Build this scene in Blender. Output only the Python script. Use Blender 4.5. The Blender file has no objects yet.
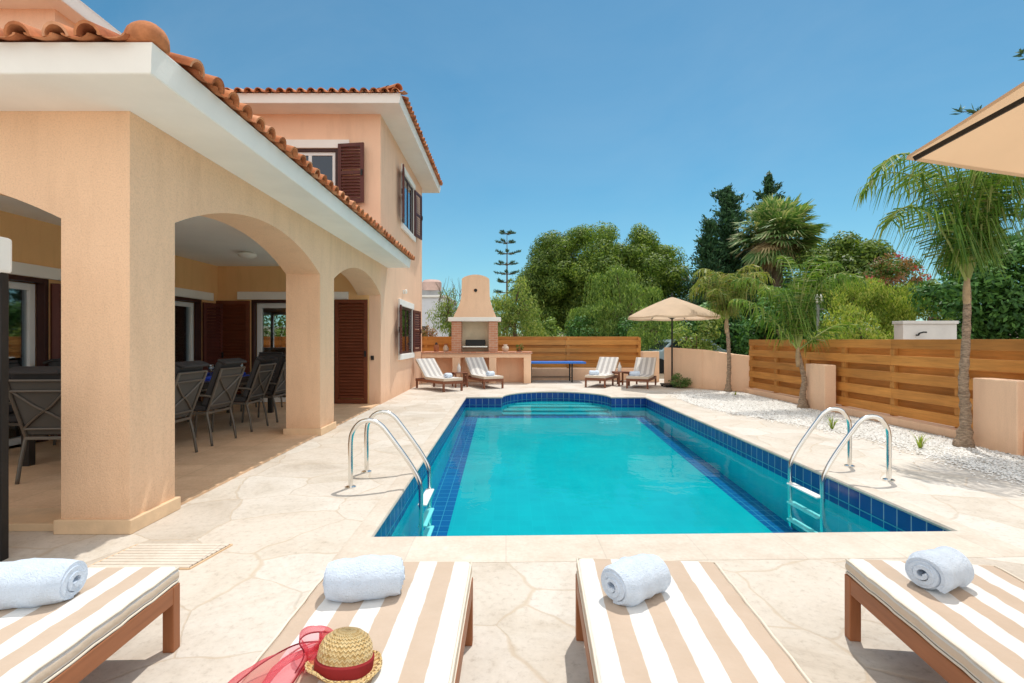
import bpy, bmesh, math, random
import numpy as np
from mathutils import Vector, Matrix
random.seed(7); RNG = np.random.default_rng(11)
S = bpy.context.scene; COL = S.collection
R = math.radians; PI = math.pi
# ------------------------------------------------------------------ mesh builder
class MB:
    def __init__(s, M=None):
        s.v = []; s.f = []; s.M = M or Matrix.Identity(4); s.mi = []; s.cur = 0
    def add(s, vs, fs):
        n = len(s.v)
        for p in vs: s.v.append(tuple(s.M @ Vector(p)))
        for f in fs: s.f.append(tuple(i + n for i in f)); s.mi.append(s.cur)
        return s
    def box(s, x0, x1, y0, y1, z0, z1):
        s.add([(x0,y0,z0),(x1,y0,z0),(x1,y1,z0),(x0,y1,z0),(x0,y0,z1),(x1,y0,z1),(x1,y1,z1),(x0,y1,z1)],
              [(0,3,2,1),(4,5,6,7),(0,1,5,4),(1,2,6,5),(2,3,7,6),(3,0,4,7)]); return s
    def bar(s, a, b, w, h, up=(0,0,1)):
        a = Vector(a); b = Vector(b); d = (b-a).normalized(); u = Vector(up)
        sd = d.cross(u)
        if sd.length < 1e-4: sd = Vector((1,0,0))
        sd.normalize(); u = sd.cross(d).normalized()
        vs = []
        for p in (a, b):
            for q in ((-1,-1),(1,-1),(1,1),(-1,1)): vs.append(p + sd*q[0]*w/2 + u*q[1]*h/2)
        s.add(vs, [(0,1,2,3),(7,6,5,4),(0,4,5,1),(1,5,6,2),(2,6,7,3),(3,7,4,0)]); return s
    def tube(s, pts, r, n=10, cap=True):
        pts = [Vector(p) for p in pts]; rs = r if isinstance(r, (list,tuple)) else [r]*len(pts)
        vs = []; fs = []; prev = None
        for i, p in enumerate(pts):
            d = (pts[min(i+1,len(pts)-1)] - pts[max(i-1,0)]).normalized()
            if prev is None:
                a = Vector((0,0,1)) if abs(d.z) < .9 else Vector((1,0,0))
                x = d.cross(a).normalized()
            else:
                x = (prev - d*prev.dot(d)).normalized()
            prev = x; y = d.cross(x)
            for k in range(n):
                t = 2*PI*k/n; vs.append(p + (x*math.cos(t) + y*math.sin(t))*rs[i])
        m = len(pts)
        for i in range(m-1):
            for k in range(n):
                k2 = (k+1) % n; fs.append((i*n+k, i*n+k2, (i+1)*n+k2, (i+1)*n+k))
        if cap: fs.append(tuple(range(n-1,-1,-1))); fs.append(tuple((m-1)*n+k for k in range(n)))
        s.add(vs, fs); return s
    def lathe(s, prof, c=(0,0,0), n=20):
        vs = []; fs = []
        for (r, z) in prof:
            for k in range(n):
                t = 2*PI*k/n; vs.append((c[0]+r*math.cos(t), c[1]+r*math.sin(t), c[2]+z))
        for i in range(len(prof)-1):
            for k in range(n):
                k2 = (k+1)%n; fs.append((i*n+k, i*n+k2, (i+1)*n+k2, (i+1)*n+k))
        fs.append(tuple(range(n-1,-1,-1))); fs.append(tuple((len(prof)-1)*n+k for k in range(n)))
        s.add(vs, fs); return s
    def prism(s, poly, f0, f1):
        """poly: list of 2-D points; f0,f1 map a 2-D point to the 3-D point on either side"""
        n = len(poly); vs = [f0(p) for p in poly] + [f1(p) for p in poly]
        fs = [tuple(range(n)), tuple(range(2*n-1, n-1, -1))]
        for i in range(n):
            j = (i+1)%n; fs.append((j, i, n+i, n+j))
        s.add(vs, fs); return s
    def build(s, name, m, parent=None, smooth=False, bevel=0, fix=True):
        me = bpy.data.meshes.new(name); me.from_pydata(s.v, [], s.f)
        ms = m if isinstance(m, (list,tuple)) else [m]
        for x in ms: me.materials.append(x)
        if len(ms) > 1: me.polygons.foreach_set('material_index', s.mi)
        if fix:
            bm = bmesh.new(); bm.from_mesh(me); bmesh.ops.recalc_face_normals(bm, faces=bm.faces); bm.to_mesh(me); bm.free()
        if smooth: me.polygons.foreach_set('use_smooth', [True]*len(me.polygons))
        o = bpy.data.objects.new(name, me); COL.objects.link(o)
        if smooth == 'angle':
            me.set_sharp_from_angle(angle=R(35))
        if parent is not None: o.parent = parent
        if bevel:
            b = o.modifiers.new('bevel','BEVEL'); b.width = bevel; b.segments = 2; b.limit_method = 'ANGLE'
        return o
def tag(o, label=None, cat=None, group=None, kind=None):
    if label: o['label'] = label
    if cat: o['category'] = cat
    if group: o['group'] = group
    if kind: o['kind'] = kind
    return o
def empty(name, loc=(0,0,0), rz=0, label=None, cat=None, group=None):
    o = bpy.data.objects.new(name, None); COL.objects.link(o); o.empty_display_size = .1
    o.location = loc; o.rotation_euler = (0,0,rz); return tag(o, label, cat, group)
def copy_tree(o, parent=None):
    c = o.copy(); COL.objects.link(c)
    if parent is not None: c.parent = parent
    for ch in [x for x in COL.objects if x.parent == o]: copy_tree(ch, c)
    return c
def put(o, loc, rz=0, label=None, group=None):
    o.location = loc; o.rotation_euler = (0,0,rz)
    if label: o['label'] = label
    if group: o['group'] = group
    return o
def structure(o): o['kind'] = 'structure'; return o
def curve(pts, n=8):
    """Catmull-Rom through points"""
    P = [Vector(p) for p in pts]; P = [P[0]*2-P[1]] + P + [P[-1]*2-P[-2]]; out = []
    for i in range(1, len(P)-2):
        for k in range(n):
            t = k/n; a,b,c,d = P[i-1],P[i],P[i+1],P[i+2]
            out.append(.5*((2*b)+(c-a)*t+(2*a-5*b+4*c-d)*t*t+(3*b-a-3*c+d)*t**3))
    out.append(P[-2]); return out
# ------------------------------------------------------------------ materials
def nodes(name):
    m = bpy.data.materials.new(name); m.use_nodes = True; nt = m.node_tree
    b = nt.nodes['Principled BSDF']; return m, nt, b
def N(nt, t, **kw):
    n = nt.nodes.new(t)
    for k, v in kw.items():
        if hasattr(n, k) and not k.startswith('i_'): setattr(n, k, v)
    return n
def L(nt, a, b): nt.links.new(a, b)
def rgb(c): return (c[0], c[1], c[2], 1)
def ramp(nt, fac, stops, interp='LINEAR'):
    r = nt.nodes.new('ShaderNodeValToRGB'); r.color_ramp.interpolation = interp
    e = r.color_ramp.elements
    while len(e) > 1: e.remove(e[-1])
    e[0].position = stops[0][0]; e[0].color = rgb(stops[0][1])
    for p, c in stops[1:]:
        x = e.new(p); x.color = rgb(c)
    L(nt, fac, r.inputs[0]); return r
def noise(nt, vec, scale, detail=4, rough=.55, dist=0):
    n = nt.nodes.new('ShaderNodeTexNoise'); n.inputs['Scale'].default_value = scale
    n.inputs['Detail'].default_value = detail; n.inputs['Roughness'].default_value = rough
    n.inputs['Distortion'].default_value = dist; L(nt, vec, n.inputs['Vector']); return n
def bump(nt, h, strength, dist=.01, normal=None):
    b = nt.nodes.new('ShaderNodeBump'); b.inputs['Strength'].default_value = strength; b.inputs['Distance'].default_value = dist
    L(nt, h, b.inputs['Height'])
    if normal: L(nt, normal, b.inputs['Normal'])
    return b
def objco(nt): return nt.nodes.new('ShaderNodeTexCoord').outputs['Object']
def mathn(nt, op, a, b=None, c=None):
    n = nt.nodes.new('ShaderNodeMath'); n.operation = op
    for i, x in enumerate((a,b,c)):
        if x is None: continue
        if isinstance(x, (int,float)): n.inputs[i].default_value = x
        else: L(nt, x, n.inputs[i])
    return n.outputs[0]
def mix(nt, fac, a, b, mode='MIX'):
    n = nt.nodes.new('ShaderNodeMix'); n.data_type = 'RGBA'; n.blend_type = mode
    if isinstance(fac, (int,float)): n.inputs[0].default_value = fac
    else: L(nt, fac, n.inputs[0])
    for i, x in ((6,a),(7,b)):
        if isinstance(x, tuple): n.inputs[i].default_value = (x[0],x[1],x[2],1)
        else: L(nt, x, n.inputs[i])
    return n.outputs[2]
def sc(c, k): return tuple(min(1, x*k) for x in c)
def mat(name, c, rough=.6, var=.12, scale=4, bmp=0, bscale=80, spec=.3, metal=0, bdist=.01, stretch=None):
    m, nt, b = nodes(name); v = objco(nt)
    if stretch:
        mp = nt.nodes.new('ShaderNodeMapping'); mp.inputs['Scale'].default_value = stretch; L(nt, v, mp.inputs[0]); v = mp.outputs[0]
    n = noise(nt, v, scale, 5, .6)
    r = ramp(nt, n.outputs[0], [(.3, sc(c, 1-var)), (.7, sc(c, 1+var))]); L(nt, r.outputs[0], b.inputs['Base Color'])
    b.inputs['Roughness'].default_value = rough; b.inputs['Specular IOR Level'].default_value = spec; b.inputs['Metallic'].default_value = metal
    if bmp:
        n2 = noise(nt, v, bscale, 3); L(nt, bump(nt, n2.outputs[0], bmp, bdist).outputs[0], b.inputs['Normal'])
    return m
def stucco(name, c, grain=.35):
    m, nt, b = nodes(name); v = objco(nt)
    n1 = noise(nt, v, .7, 4, .6); n2 = noise(nt, v, 85, 3, .7); n3 = noise(nt, v, 24, 3, .6)
    r = ramp(nt, n1.outputs[0], [(.3, sc(c, .94)), (.7, sc(c, 1.05))])
    r2 = ramp(nt, n2.outputs[0], [(.34,(.80,.79,.78)),(.5,(.99,.99,.99)),(.66,(1.06,1.06,1.06))])
    mp = nt.nodes.new('ShaderNodeMapping'); mp.inputs['Scale'].default_value = (3.2,3.2,.5); L(nt, v, mp.inputs[0]); n4 = noise(nt, mp.outputs[0], 1.6, 6, .65)
    r4 = ramp(nt, n4.outputs[0], [(.34,(.90,.885,.87)),(.5,(1,1,1))])
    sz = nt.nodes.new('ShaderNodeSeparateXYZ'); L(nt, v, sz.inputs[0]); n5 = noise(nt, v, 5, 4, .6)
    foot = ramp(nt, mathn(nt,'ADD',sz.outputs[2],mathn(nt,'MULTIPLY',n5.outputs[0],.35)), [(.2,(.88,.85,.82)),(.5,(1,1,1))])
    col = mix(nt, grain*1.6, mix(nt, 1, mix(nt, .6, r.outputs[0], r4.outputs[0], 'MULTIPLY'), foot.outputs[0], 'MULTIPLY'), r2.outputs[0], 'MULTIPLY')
    L(nt, col, b.inputs['Base Color']); b.inputs['Roughness'].default_value = .9; b.inputs['Specular IOR Level'].default_value = .15
    h = mathn(nt, 'ADD', n2.outputs[0], n3.outputs[0])
    L(nt, bump(nt, h, grain*1.0, .013).outputs[0], b.inputs['Normal']); return m
def wood(name, c, axis, rough=.5, var=.3, plank=0):
    m, nt, b = nodes(name); v = objco(nt)
    mp = nt.nodes.new('ShaderNodeMapping'); st = [26,26,26]; st[axis] = 1.6; mp.inputs['Scale'].default_value = st; L(nt, v, mp.inputs[0])
    n = noise(nt, mp.outputs[0], 1.0, 6, .65, .4); n1 = noise(nt, v, 1.6, 3)
    r = ramp(nt, n.outputs[0], [(.25, sc(c, 1-var)), (.5, c), (.75, sc(c, 1+var*.7))])
    r1 = ramp(nt, n1.outputs[0], [(.3, (.82,.8,.78)), (.7, (1.08,1.08,1.08))])
    col = mix(nt, .8, r.outputs[0], r1.outputs[0], 'MULTIPLY')
    if plank:
        g = nt.nodes.new('ShaderNodeNewGeometry')
        r2 = ramp(nt, g.outputs['Random Per Island'], [(0, (.72,.68,.64)), (1, (1.12,1.1,1.08))]); col = mix(nt, .9, col, r2.outputs[0], 'MULTIPLY')
    L(nt, col, b.inputs['Base Color']); b.inputs['Roughness'].default_value = rough; b.inputs['Specular IOR Level'].default_value = .3
    L(nt, bump(nt, n.outputs[0], .25, .004).outputs[0], b.inputs['Normal']); return m
def fabric(name, c, var=.08, transl=0, bs=400, bmp=.2):
    m, nt, b = nodes(name); v = objco(nt); n = noise(nt, v, bs, 2); n1 = noise(nt, v, 3, 3)
    r = ramp(nt, n1.outputs[0], [(.3, sc(c, 1-var)), (.7, sc(c, 1+var))]); L(nt, r.outputs[0], b.inputs['Base Color'])
    b.inputs['Roughness'].default_value = .92; b.inputs['Specular IOR Level'].default_value = .1
    L(nt, bump(nt, n.outputs[0], bmp, .004).outputs[0], b.inputs['Normal'])
    if transl:
        t = nt.nodes.new('ShaderNodeBsdfTranslucent'); L(nt, r.outputs[0], t.inputs[0]); x = nt.nodes.new('ShaderNodeMixShader'); x.inputs[0].default_value = transl
        L(nt, b.outputs[0], x.inputs[1]); L(nt, t.outputs[0], x.inputs[2]); L(nt, x.outputs[0], nt.nodes['Material Output'].inputs[0])
    return m
def leafmat(name, cols, transl=.3, rough=.5):
    m, nt, b = nodes(name); g = nt.nodes.new('ShaderNodeNewGeometry'); v = objco(nt)
    k = len(cols); r = ramp(nt, g.outputs['Random Per Island'], [((i+.5)/k, c) for i, c in enumerate(cols)])
    n1 = noise(nt, v, .6, 3); r1 = ramp(nt, n1.outputs[0], [(.32, (.62,.7,.6)), (.68, (1.25,1.2,1.1))])
    col = mix(nt, .7, r.outputs[0], r1.outputs[0], 'MULTIPLY')
    L(nt, col, b.inputs['Base Color']); b.inputs['Roughness'].default_value = rough; b.inputs['Specular IOR Level'].default_value = .25
    t = nt.nodes.new('ShaderNodeBsdfTranslucent'); L(nt, mix(nt, 1, col, (1.3,1.35,.6), 'MULTIPLY'), t.inputs[0]); x = nt.nodes.new('ShaderNodeMixShader'); x.inputs[0].default_value = transl
    L(nt, b.outputs[0], x.inputs[1]); L(nt, t.outputs[0], x.inputs[2]); L(nt, x.outputs[0], nt.nodes['Material Output'].inputs[0]); return m
def glass_pane(name, tint, refl=.35, thru=.5):
    m, nt, b = nodes(name); t = nt.nodes.new('ShaderNodeBsdfTransparent'); t.inputs[0].default_value = rgb(tint)
    g = nt.nodes.new('ShaderNodeBsdfGlossy'); g.inputs['Roughness'].default_value = .02; g.inputs[0].default_value = (.9,.95,1,1)
    f = nt.nodes.new('ShaderNodeFresnel'); f.inputs[0].default_value = 1.5
    fac = mathn(nt, 'MINIMUM', mathn(nt, 'ADD', f.outputs[0], refl), .9); x = nt.nodes.new('ShaderNodeMixShader'); L(nt, fac, x.inputs[0])
    L(nt, t.outputs[0], x.inputs[1]); L(nt, g.outputs[0], x.inputs[2]); L(nt, x.outputs[0], nt.nodes['Material Output'].inputs[0]); return m
M = {}
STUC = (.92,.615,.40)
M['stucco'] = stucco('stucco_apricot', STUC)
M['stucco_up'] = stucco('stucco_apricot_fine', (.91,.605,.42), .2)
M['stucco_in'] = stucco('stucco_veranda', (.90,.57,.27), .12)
M['white'] = mat('white_render', (.88,.86,.81), .8, .04, 2, .1, 60, .2)
M['ceil'] = mat('white_ceiling', (.9,.87,.81), .85, .03, 2, .05, 60, .2)
M['plinth'] = mat('stone_plinth', (.76,.54,.34), .8, .1, 6, .2, 60)
M['tilefloor'] = None
M['shutter'] = wood('shutter_brown', (.115,.032,.024), 2, .45, .3)
M['shutter_h'] = wood('shutter_brown_warm', (.17,.045,.02), 0, .45, .3)
M['frame_w'] = mat('upvc_white', (.8,.8,.78), .4, .03)
M['frame_b'] = mat('frame_dark_brown', (.05,.016,.012), .45, .15)
M['glass'] = glass_pane('window_glass', (.75,.8,.8), .12)
M['glass_up'] = glass_pane('window_glass_sky_tint', (.06,.2,.36), .03)  # blue of the reflected sky is put into the pane tint
M['glass_clear'] = glass_pane('clear_glass', (.9,.93,.93), .05)
M['teak'] = wood('teak_frame', (.34,.13,.055), 1, .5, .25)
M['teak_z'] = wood('teak_leg', (.36,.135,.055), 2, .5, .25)
M['teak_red'] = wood('teak_frame_weathered', (.23,.09,.05), 1, .55, .25)
M['fence'] = wood('fence_plank', (.57,.26,.062), 0, .6, .28, 1)
M['fence_y'] = wood('fence_plank_side', (.57,.26,.062), 1, .6, .28, 1)
M['fence_post'] = wood('fence_post', (.52,.24,.06), 2, .6, .25)
M['steel'] = mat('stainless_steel', (.78,.76,.72), .16, .03, 5, .02, 40, .5, 1)
M['plastic_w'] = mat('white_plastic', (.85,.85,.82), .4, .02)
M['alu'] = mat('grey_chair_metal', (.13,.112,.092), .42, .1, 8, 0, 80, .5, .3)
M['cush'] = fabric('charcoal_cushion', (.055,.052,.052))
M['mesh'] = fabric('grey_sling', (.10,.092,.082))
M['dark'] = mat('dark_metal', (.02,.02,.02), .45, .2)
M['tabletop'] = mat('dark_table_top', (.03,.027,.025), .3, .2)
M['blue'] = mat('blue_cloth', (.03,.07,.45), .7, .1)
M['bluetop'] = mat('blue_table_top', (.02,.17,.6), .4, .06)
M['canopy'] = fabric('sand_canopy', (.80,.62,.45), .05, .42)
M['canopy_n'] = fabric('sand_canopy_near', (.70,.47,.285), .04, .5)
M['curtain'] = fabric('pale_curtain', (.62,.58,.46), .1, .3)
M['wicker'] = mat('dark_wicker', (.1,.07,.045), .6, .3, 60, .6, 90)
M['blackrattan'] = mat('black_frame', (.018,.015,.013), .5, .2)
M['straw'] = None
M['terracotta'] = None
M['gravelbase'] = mat('pebble_bed', (.72,.69,.64), .9, .25, 45, .8, 60, .2, 0, .03)
M['pebble'] = None
M['bark'] = mat('bark_brown', (.16,.11,.075), .9, .35, 9, .8, 20, .1, 0, .05)
M['palmbark'] = mat('palm_bark', (.44,.32,.225), .9, .45, 16, 1.0, 26, .1, 0, .06, (1,1,3))
M['rachis'] = mat('palm_stalk', (.3,.34,.1), .6, .2, 6)
M['fibre'] = mat('palm_fibre', (.4,.28,.16), .9, .3, 10, .5, 40)
M['house_w'] = mat('neighbour_white', (.72,.74,.78), .8, .05)
M['house_p'] = mat('neighbour_pink', (.6,.42,.36), .8, .08)
M['concrete'] = mat('painted_block', (.72,.70,.67), .85, .08, 3, .2, 30)
M['lampshade'] = mat('opal_glass', (.85,.83,.76), .3, .02)
M['iron'] = mat('grey_post', (.3,.3,.3), .6, .1)
M['pot'] = mat('terracotta_pot', (.35,.13,.06), .75, .2, 12)
M['vase'] = mat('cream_vase', (.62,.5,.38), .5, .15, 10)
M['bottle_g'] = mat('amber_bottle', (.45,.27,.05), .15, .1)
M['bottle_w'] = mat('white_bottle', (.75,.72,.68), .3, .05)
M['carpaint'] = mat('silver_blue_paint', (.32,.42,.46), .25, .02)
M['carglass'] = mat('car_glass', (.03,.05,.06), .08, .05, 3, 0, 80, .6)
M['tyre'] = mat('tyre_rubber', (.02,.02,.02), .8, .1)
def _terracotta():
    m, nt, b = nodes('terracotta_tile'); v = objco(nt); g = nt.nodes.new('ShaderNodeNewGeometry')
    r = ramp(nt, g.outputs['Random Per Island'], [(0,(.36,.115,.05)),(.35,(.5,.19,.085)),(.7,(.58,.24,.11)),(1,(.66,.34,.2))])
    n = noise(nt, v, 14, 4); r1 = ramp(nt, n.outputs[0], [(.3,(.65,.62,.6)),(.6,(1.05,1.03,1)),(.75,(1.2,1.2,1.15))])
    L(nt, mix(nt, .8, r.outputs[0], r1.outputs[0], 'MULTIPLY'), b.inputs['Base Color']); b.inputs['Roughness'].default_value = .85; b.inputs['Specular IOR Level'].default_value = .15
    n2 = noise(nt, v, 60, 3); L(nt, bump(nt, n2.outputs[0], .3, .01).outputs[0], b.inputs['Normal']); return m
M['terracotta'] = _terracotta()
def _paving():
    m, nt, b = nodes('crazy_paving'); v = objco(nt)
    d = noise(nt, v, .9, 3, .5); d2 = noise(nt, v, 5, 3, .5)
    vm = nt.nodes.new('ShaderNodeVectorMath'); vm.operation = 'SCALE'; L(nt, d.outputs['Color'], vm.inputs[0]); vm.inputs['Scale'].default_value = .45
    vs_ = nt.nodes.new('ShaderNodeVectorMath'); vs_.operation = 'SCALE'; L(nt, d2.outputs['Color'], vs_.inputs[0]); vs_.inputs['Scale'].default_value = .06
    va = nt.nodes.new('ShaderNodeVectorMath'); L(nt, v, va.inputs[0]); L(nt, vm.outputs[0], va.inputs[1])
    vb = nt.nodes.new('ShaderNodeVectorMath'); L(nt, va.outputs[0], vb.inputs[0]); L(nt, vs_.outputs[0], vb.inputs[1])
    vo = nt.nodes.new('ShaderNodeTexVoronoi'); vo.feature = 'DISTANCE_TO_EDGE'; vo.voronoi_dimensions = '2D'; vo.inputs['Scale'].default_value = 1.75; L(nt, vb.outputs[0], vo.inputs['Vector'])
    vc = nt.nodes.new('ShaderNodeTexVoronoi'); vc.voronoi_dimensions = '2D'; vc.inputs['Scale'].default_value = 1.75; L(nt, vb.outputs[0], vc.inputs['Vector'])
    cr = ramp(nt, vc.outputs['Color'], [(.12,(.57,.505,.43)),(.32,(.655,.595,.515)),(.5,(.625,.555,.475)),(.68,(.675,.625,.56)),(.88,(.64,.565,.48))])
    st = noise(nt, v, 1.7, 8, .72, .6); st2 = noise(nt, v, 26, 7, .75)
    rs = ramp(nt, st.outputs[0], [(.28,(.70,.66,.62)),(.40,(.88,.86,.83)),(.52,(.98,.98,.98)),(.72,(1.05,1.06,1.08))]); rs2 = ramp(nt, st2.outputs[0], [(.30,(.76,.73,.70)),(.46,(.97,.97,.97)),(.70,(1.05,1.05,1.05))])
    c = mix(nt, 1, mix(nt, .9, cr.outputs[0], rs.outputs[0], 'MULTIPLY'), rs2.outputs[0], 'MULTIPLY')
    jn = noise(nt, v, 3.5, 4); wide = mathn(nt, 'MULTIPLY', mathn(nt,'POWER',jn.outputs[0],2.4), .12)
    e = mathn(nt, 'DIVIDE', vo.outputs['Distance'], wide)
    jm = ramp(nt, e, [(.25,(1,1,1)),(.95,(0,0,0))]); jc = ramp(nt, noise(nt, v, 1.4, 3).outputs[0], [(.35,(.48,.40,.31)),(.55,(.53,.42,.30)),(.72,(.45,.425,.38))])
    L(nt, mix(nt, mathn(nt, 'MULTIPLY', jm.outputs[0], .58), c, jc.outputs[0]), b.inputs['Base Color'])
    b.inputs['Roughness'].default_value = .8; b.inputs['Specular IOR Level'].default_value = .2
    h = mathn(nt, 'SUBTRACT', mathn(nt, 'ADD', mathn(nt, 'MULTIPLY', st2.outputs[0], .35), mathn(nt,'MULTIPLY', st.outputs[0], .5)), mathn(nt, 'MULTIPLY', jm.outputs[0], .5))
    L(nt, bump(nt, h, .4, .012).outputs[0], b.inputs['Normal']); return m
M['paving'] = _paving()
def _slabs(name, c, w, h, joint, rot=0):
    m, nt, b = nodes(name); v = objco(nt)
    br = nt.nodes.new('ShaderNodeTexBrick'); br.offset = 0; br.inputs['Scale'].default_value = 1; br.inputs['Brick Width'].default_value = w; br.inputs['Row Height'].default_value = h
    br.inputs['Mortar Size'].default_value = joint; br.inputs['Color1'].default_value = rgb(sc(c,.95)); br.inputs['Color2'].default_value = rgb(sc(c,1.05)); br.inputs['Mortar'].default_value = rgb(sc(c,.86)); br.inputs['Mortar Smooth'].default_value = .4
    L(nt, v, br.inputs['Vector']); st = noise(nt, v, 3, 6, .65); rs = ramp(nt, st.outputs[0], [(.3,(.88,.84,.8)),(.7,(1.06,1.07,1.08))])
    st2 = noise(nt, v, 40, 4, .6); rs2 = ramp(nt, st2.outputs[0], [(.3,(.92,.9,.88)),(.7,(1.03,1.03,1.03))])
    L(nt, mix(nt, 1, mix(nt, 1, br.outputs[0], rs.outputs[0], 'MULTIPLY'), rs2.outputs[0], 'MULTIPLY'), b.inputs['Base Color']); b.inputs['Roughness'].default_value = .8; b.inputs['Specular IOR Level'].default_value = .2
    L(nt, bump(nt, st2.outputs[0], .12, .01).outputs[0], b.inputs['Normal']); return m
M['coping'] = _slabs('coping_stone', (.67,.605,.525), .62, 50, .005)
M['tilefloor'] = _slabs('veranda_tile', (.80,.55,.35), .45, .45, .006)
def _pooltile(name, kind, c1, c2, grout, w, h, mort):
    m, nt, b = nodes(name); v = objco(nt); sx = nt.nodes.new('ShaderNodeSeparateXYZ'); L(nt, v, sx.inputs[0]); cx = nt.nodes.new('ShaderNodeCombineXYZ')
    if kind == 'wall':
        L(nt, mathn(nt, 'ADD', sx.outputs[0], sx.outputs[1]), cx.inputs[0]); L(nt, sx.outputs[2], cx.inputs[1])
    elif kind == 'arc':
        a = mathn(nt, 'ARCTAN2', mathn(nt, 'SUBTRACT', sx.outputs[1], 11.96), mathn(nt, 'SUBTRACT', sx.outputs[0], 1.2)); L(nt, mathn(nt, 'MULTIPLY', a, 1.35), cx.inputs[0]); L(nt, sx.outputs[2], cx.inputs[1])
    else:
        L(nt, sx.outputs[0], cx.inputs[0]); L(nt, sx.outputs[1], cx.inputs[1])
    br = nt.nodes.new('ShaderNodeTexBrick'); br.offset = 0; br.inputs['Scale'].default_value = 1; br.inputs['Brick Width'].default_value = w; br.inputs['Row Height'].default_value = h
    br.inputs['Mortar Size'].default_value = mort; br.inputs['Mortar Smooth'].default_value = .2
    br.inputs['Color1'].default_value = rgb(c1); br.inputs['Color2'].default_value = rgb(c2); br.inputs['Mortar'].default_value = rgb(grout)
    L(nt, cx.outputs[0], br.inputs['Vector']); n = noise(nt, v, 1.2, 4); r = ramp(nt, n.outputs[0], [(.3,(.88,.9,.92)),(.7,(1.08,1.06,1.04))])
    L(nt, mix(nt, 1, br.outputs[0], r.outputs[0], 'MULTIPLY'), b.inputs['Base Color']); b.inputs['Roughness'].default_value = .25; b.inputs['Specular IOR Level'].default_value = .4; return m
NAVY1 = (.005,.045,.23); NAVY2 = (.01,.07,.3)
M['navy'] = _pooltile('navy_waterline_tile', 'wall', NAVY1, NAVY2, (.25,.35,.45), .15, .19, .006)
M['navy_arc'] = _pooltile('navy_waterline_tile_arc', 'arc', NAVY1, NAVY2, (.25,.35,.45), .15, .19, .006)
M['navy_floor'] = _pooltile('navy_floor_tile', 'floor', (.006,.085,.27), (.01,.11,.32), (.10,.27,.42), .15, .15, .005)
M['aqua'] = _pooltile('aqua_pool_tile', 'floor', (.002,.385,.425), (.003,.41,.45), (.006,.43,.47), .15, .15, .003)
M['aqua_wall'] = _pooltile('aqua_wall_tile', 'wall', (.006,.48,.56), (.008,.52,.59), (.03,.55,.62), .15, .19, .003)
M['aqua_pale'] = mat('pool_step_edge', (.2,.66,.68), .4, .05)
def _water():
    m, nt, b = nodes('pool_water'); v = objco(nt); t = nt.nodes.new('ShaderNodeBsdfTransparent'); t.inputs[0].default_value = (.5,.96,.98,1)
    g = nt.nodes.new('ShaderNodeBsdfGlossy'); g.inputs['Roughness'].default_value = .015; g.inputs[0].default_value = (.8,.95,1,1)
    n = noise(nt, v, 2.2, 3, .5, .3); n2 = noise(nt, v, 9, 2); h = mathn(nt, 'ADD', n.outputs[0], mathn(nt, 'MULTIPLY', n2.outputs[0], .18))
    bp = bump(nt, h, .11, .05); L(nt, bp.outputs[0], g.inputs['Normal'])
    f = nt.nodes.new('ShaderNodeFresnel'); f.inputs[0].default_value = 1.2; L(nt, bp.outputs[0], f.inputs['Normal'])
    x = nt.nodes.new('ShaderNodeMixShader'); L(nt, mathn(nt, 'MULTIPLY', f.outputs[0], .5), x.inputs[0]); L(nt, t.outputs[0], x.inputs[1]); L(nt, g.outputs[0], x.inputs[2]); L(nt, x.outputs[0], nt.nodes['Material Output'].inputs[0]); return m
M['water'] = _water()
def _stripes(name, a, b_, phase, period=.156):
    m, nt, b = nodes(name); v = objco(nt); sx = nt.nodes.new('ShaderNodeSeparateXYZ'); L(nt, v, sx.inputs[0])
    n = noise(nt, v, 14, 3); wob = mathn(nt, 'MULTIPLY', mathn(nt,'SUBTRACT', n.outputs[0], .5), .008)
    u = mathn(nt, 'FRACT', mathn(nt, 'ADD', mathn(nt, 'DIVIDE', mathn(nt, 'ADD', sx.outputs[0], wob), period), 20+phase))
    r = ramp(nt, u, [(0,a),(.49,a),(.5,b_),(.985,b_),(1,a)])
    st = noise(nt, v, 9, 5, .6); rs = ramp(nt, st.outputs[0], [(.3,(.95,.94,.92)),(.7,(1.03,1.03,1.03))])
    wv = nt.nodes.new('ShaderNodeTexWave'); wv.bands_direction = 'Y'; wv.inputs['Scale'].default_value = 60; wv.inputs['Distortion'].default_value = 1.5; wv.inputs['Detail'].default_value = 2; L(nt, v, wv.inputs['Vector'])
    rw = ramp(nt, wv.outputs[0], [(0,(.965,.96,.955)),(1,(1.02,1.02,1.02))])
    sd = nt.nodes.new('ShaderNodeSeparateXYZ'); tn = nt.nodes.new('ShaderNodeTexCoord'); L(nt, tn.outputs['Normal'], sd.inputs[0])
    up = ramp(nt, mathn(nt, 'ABSOLUTE', sd.outputs[2]), [(.28,(0,0,0)),(.36,(1,1,1))])
    body = mix(nt, up.outputs[0], (.68,.57,.45), r.outputs[0])
    L(nt, mix(nt, 1, mix(nt, 1, body, rs.outputs[0], 'MULTIPLY'), rw.outputs[0], 'MULTIPLY'), b.inputs['Base Color']); b.inputs['Roughness'].default_value = .9; b.inputs['Specular IOR Level'].default_value = .1
    f = noise(nt, v, 500, 2); f2 = noise(nt, v, 6, 4); bp = bump(nt, f2.outputs[0], .45, .035); L(nt, bump(nt, f.outputs[0], .15, .003, bp.outputs[0]).outputs[0], b.inputs['Normal']); return m
WH = (.72,.715,.70); BG = (.53,.42,.33)
M['stripe_a'] = _stripes('stripe_white_left', WH, BG, 2.0)
M['stripe_b'] = _stripes('stripe_beige_left', BG, WH, 2.0)
M['stripe_far'] = _stripes('stripe_grey', (.74,.72,.69), (.50,.48,.47), 2.0)
M['piping'] = fabric('cream_piping', (.74,.67,.56))
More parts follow.
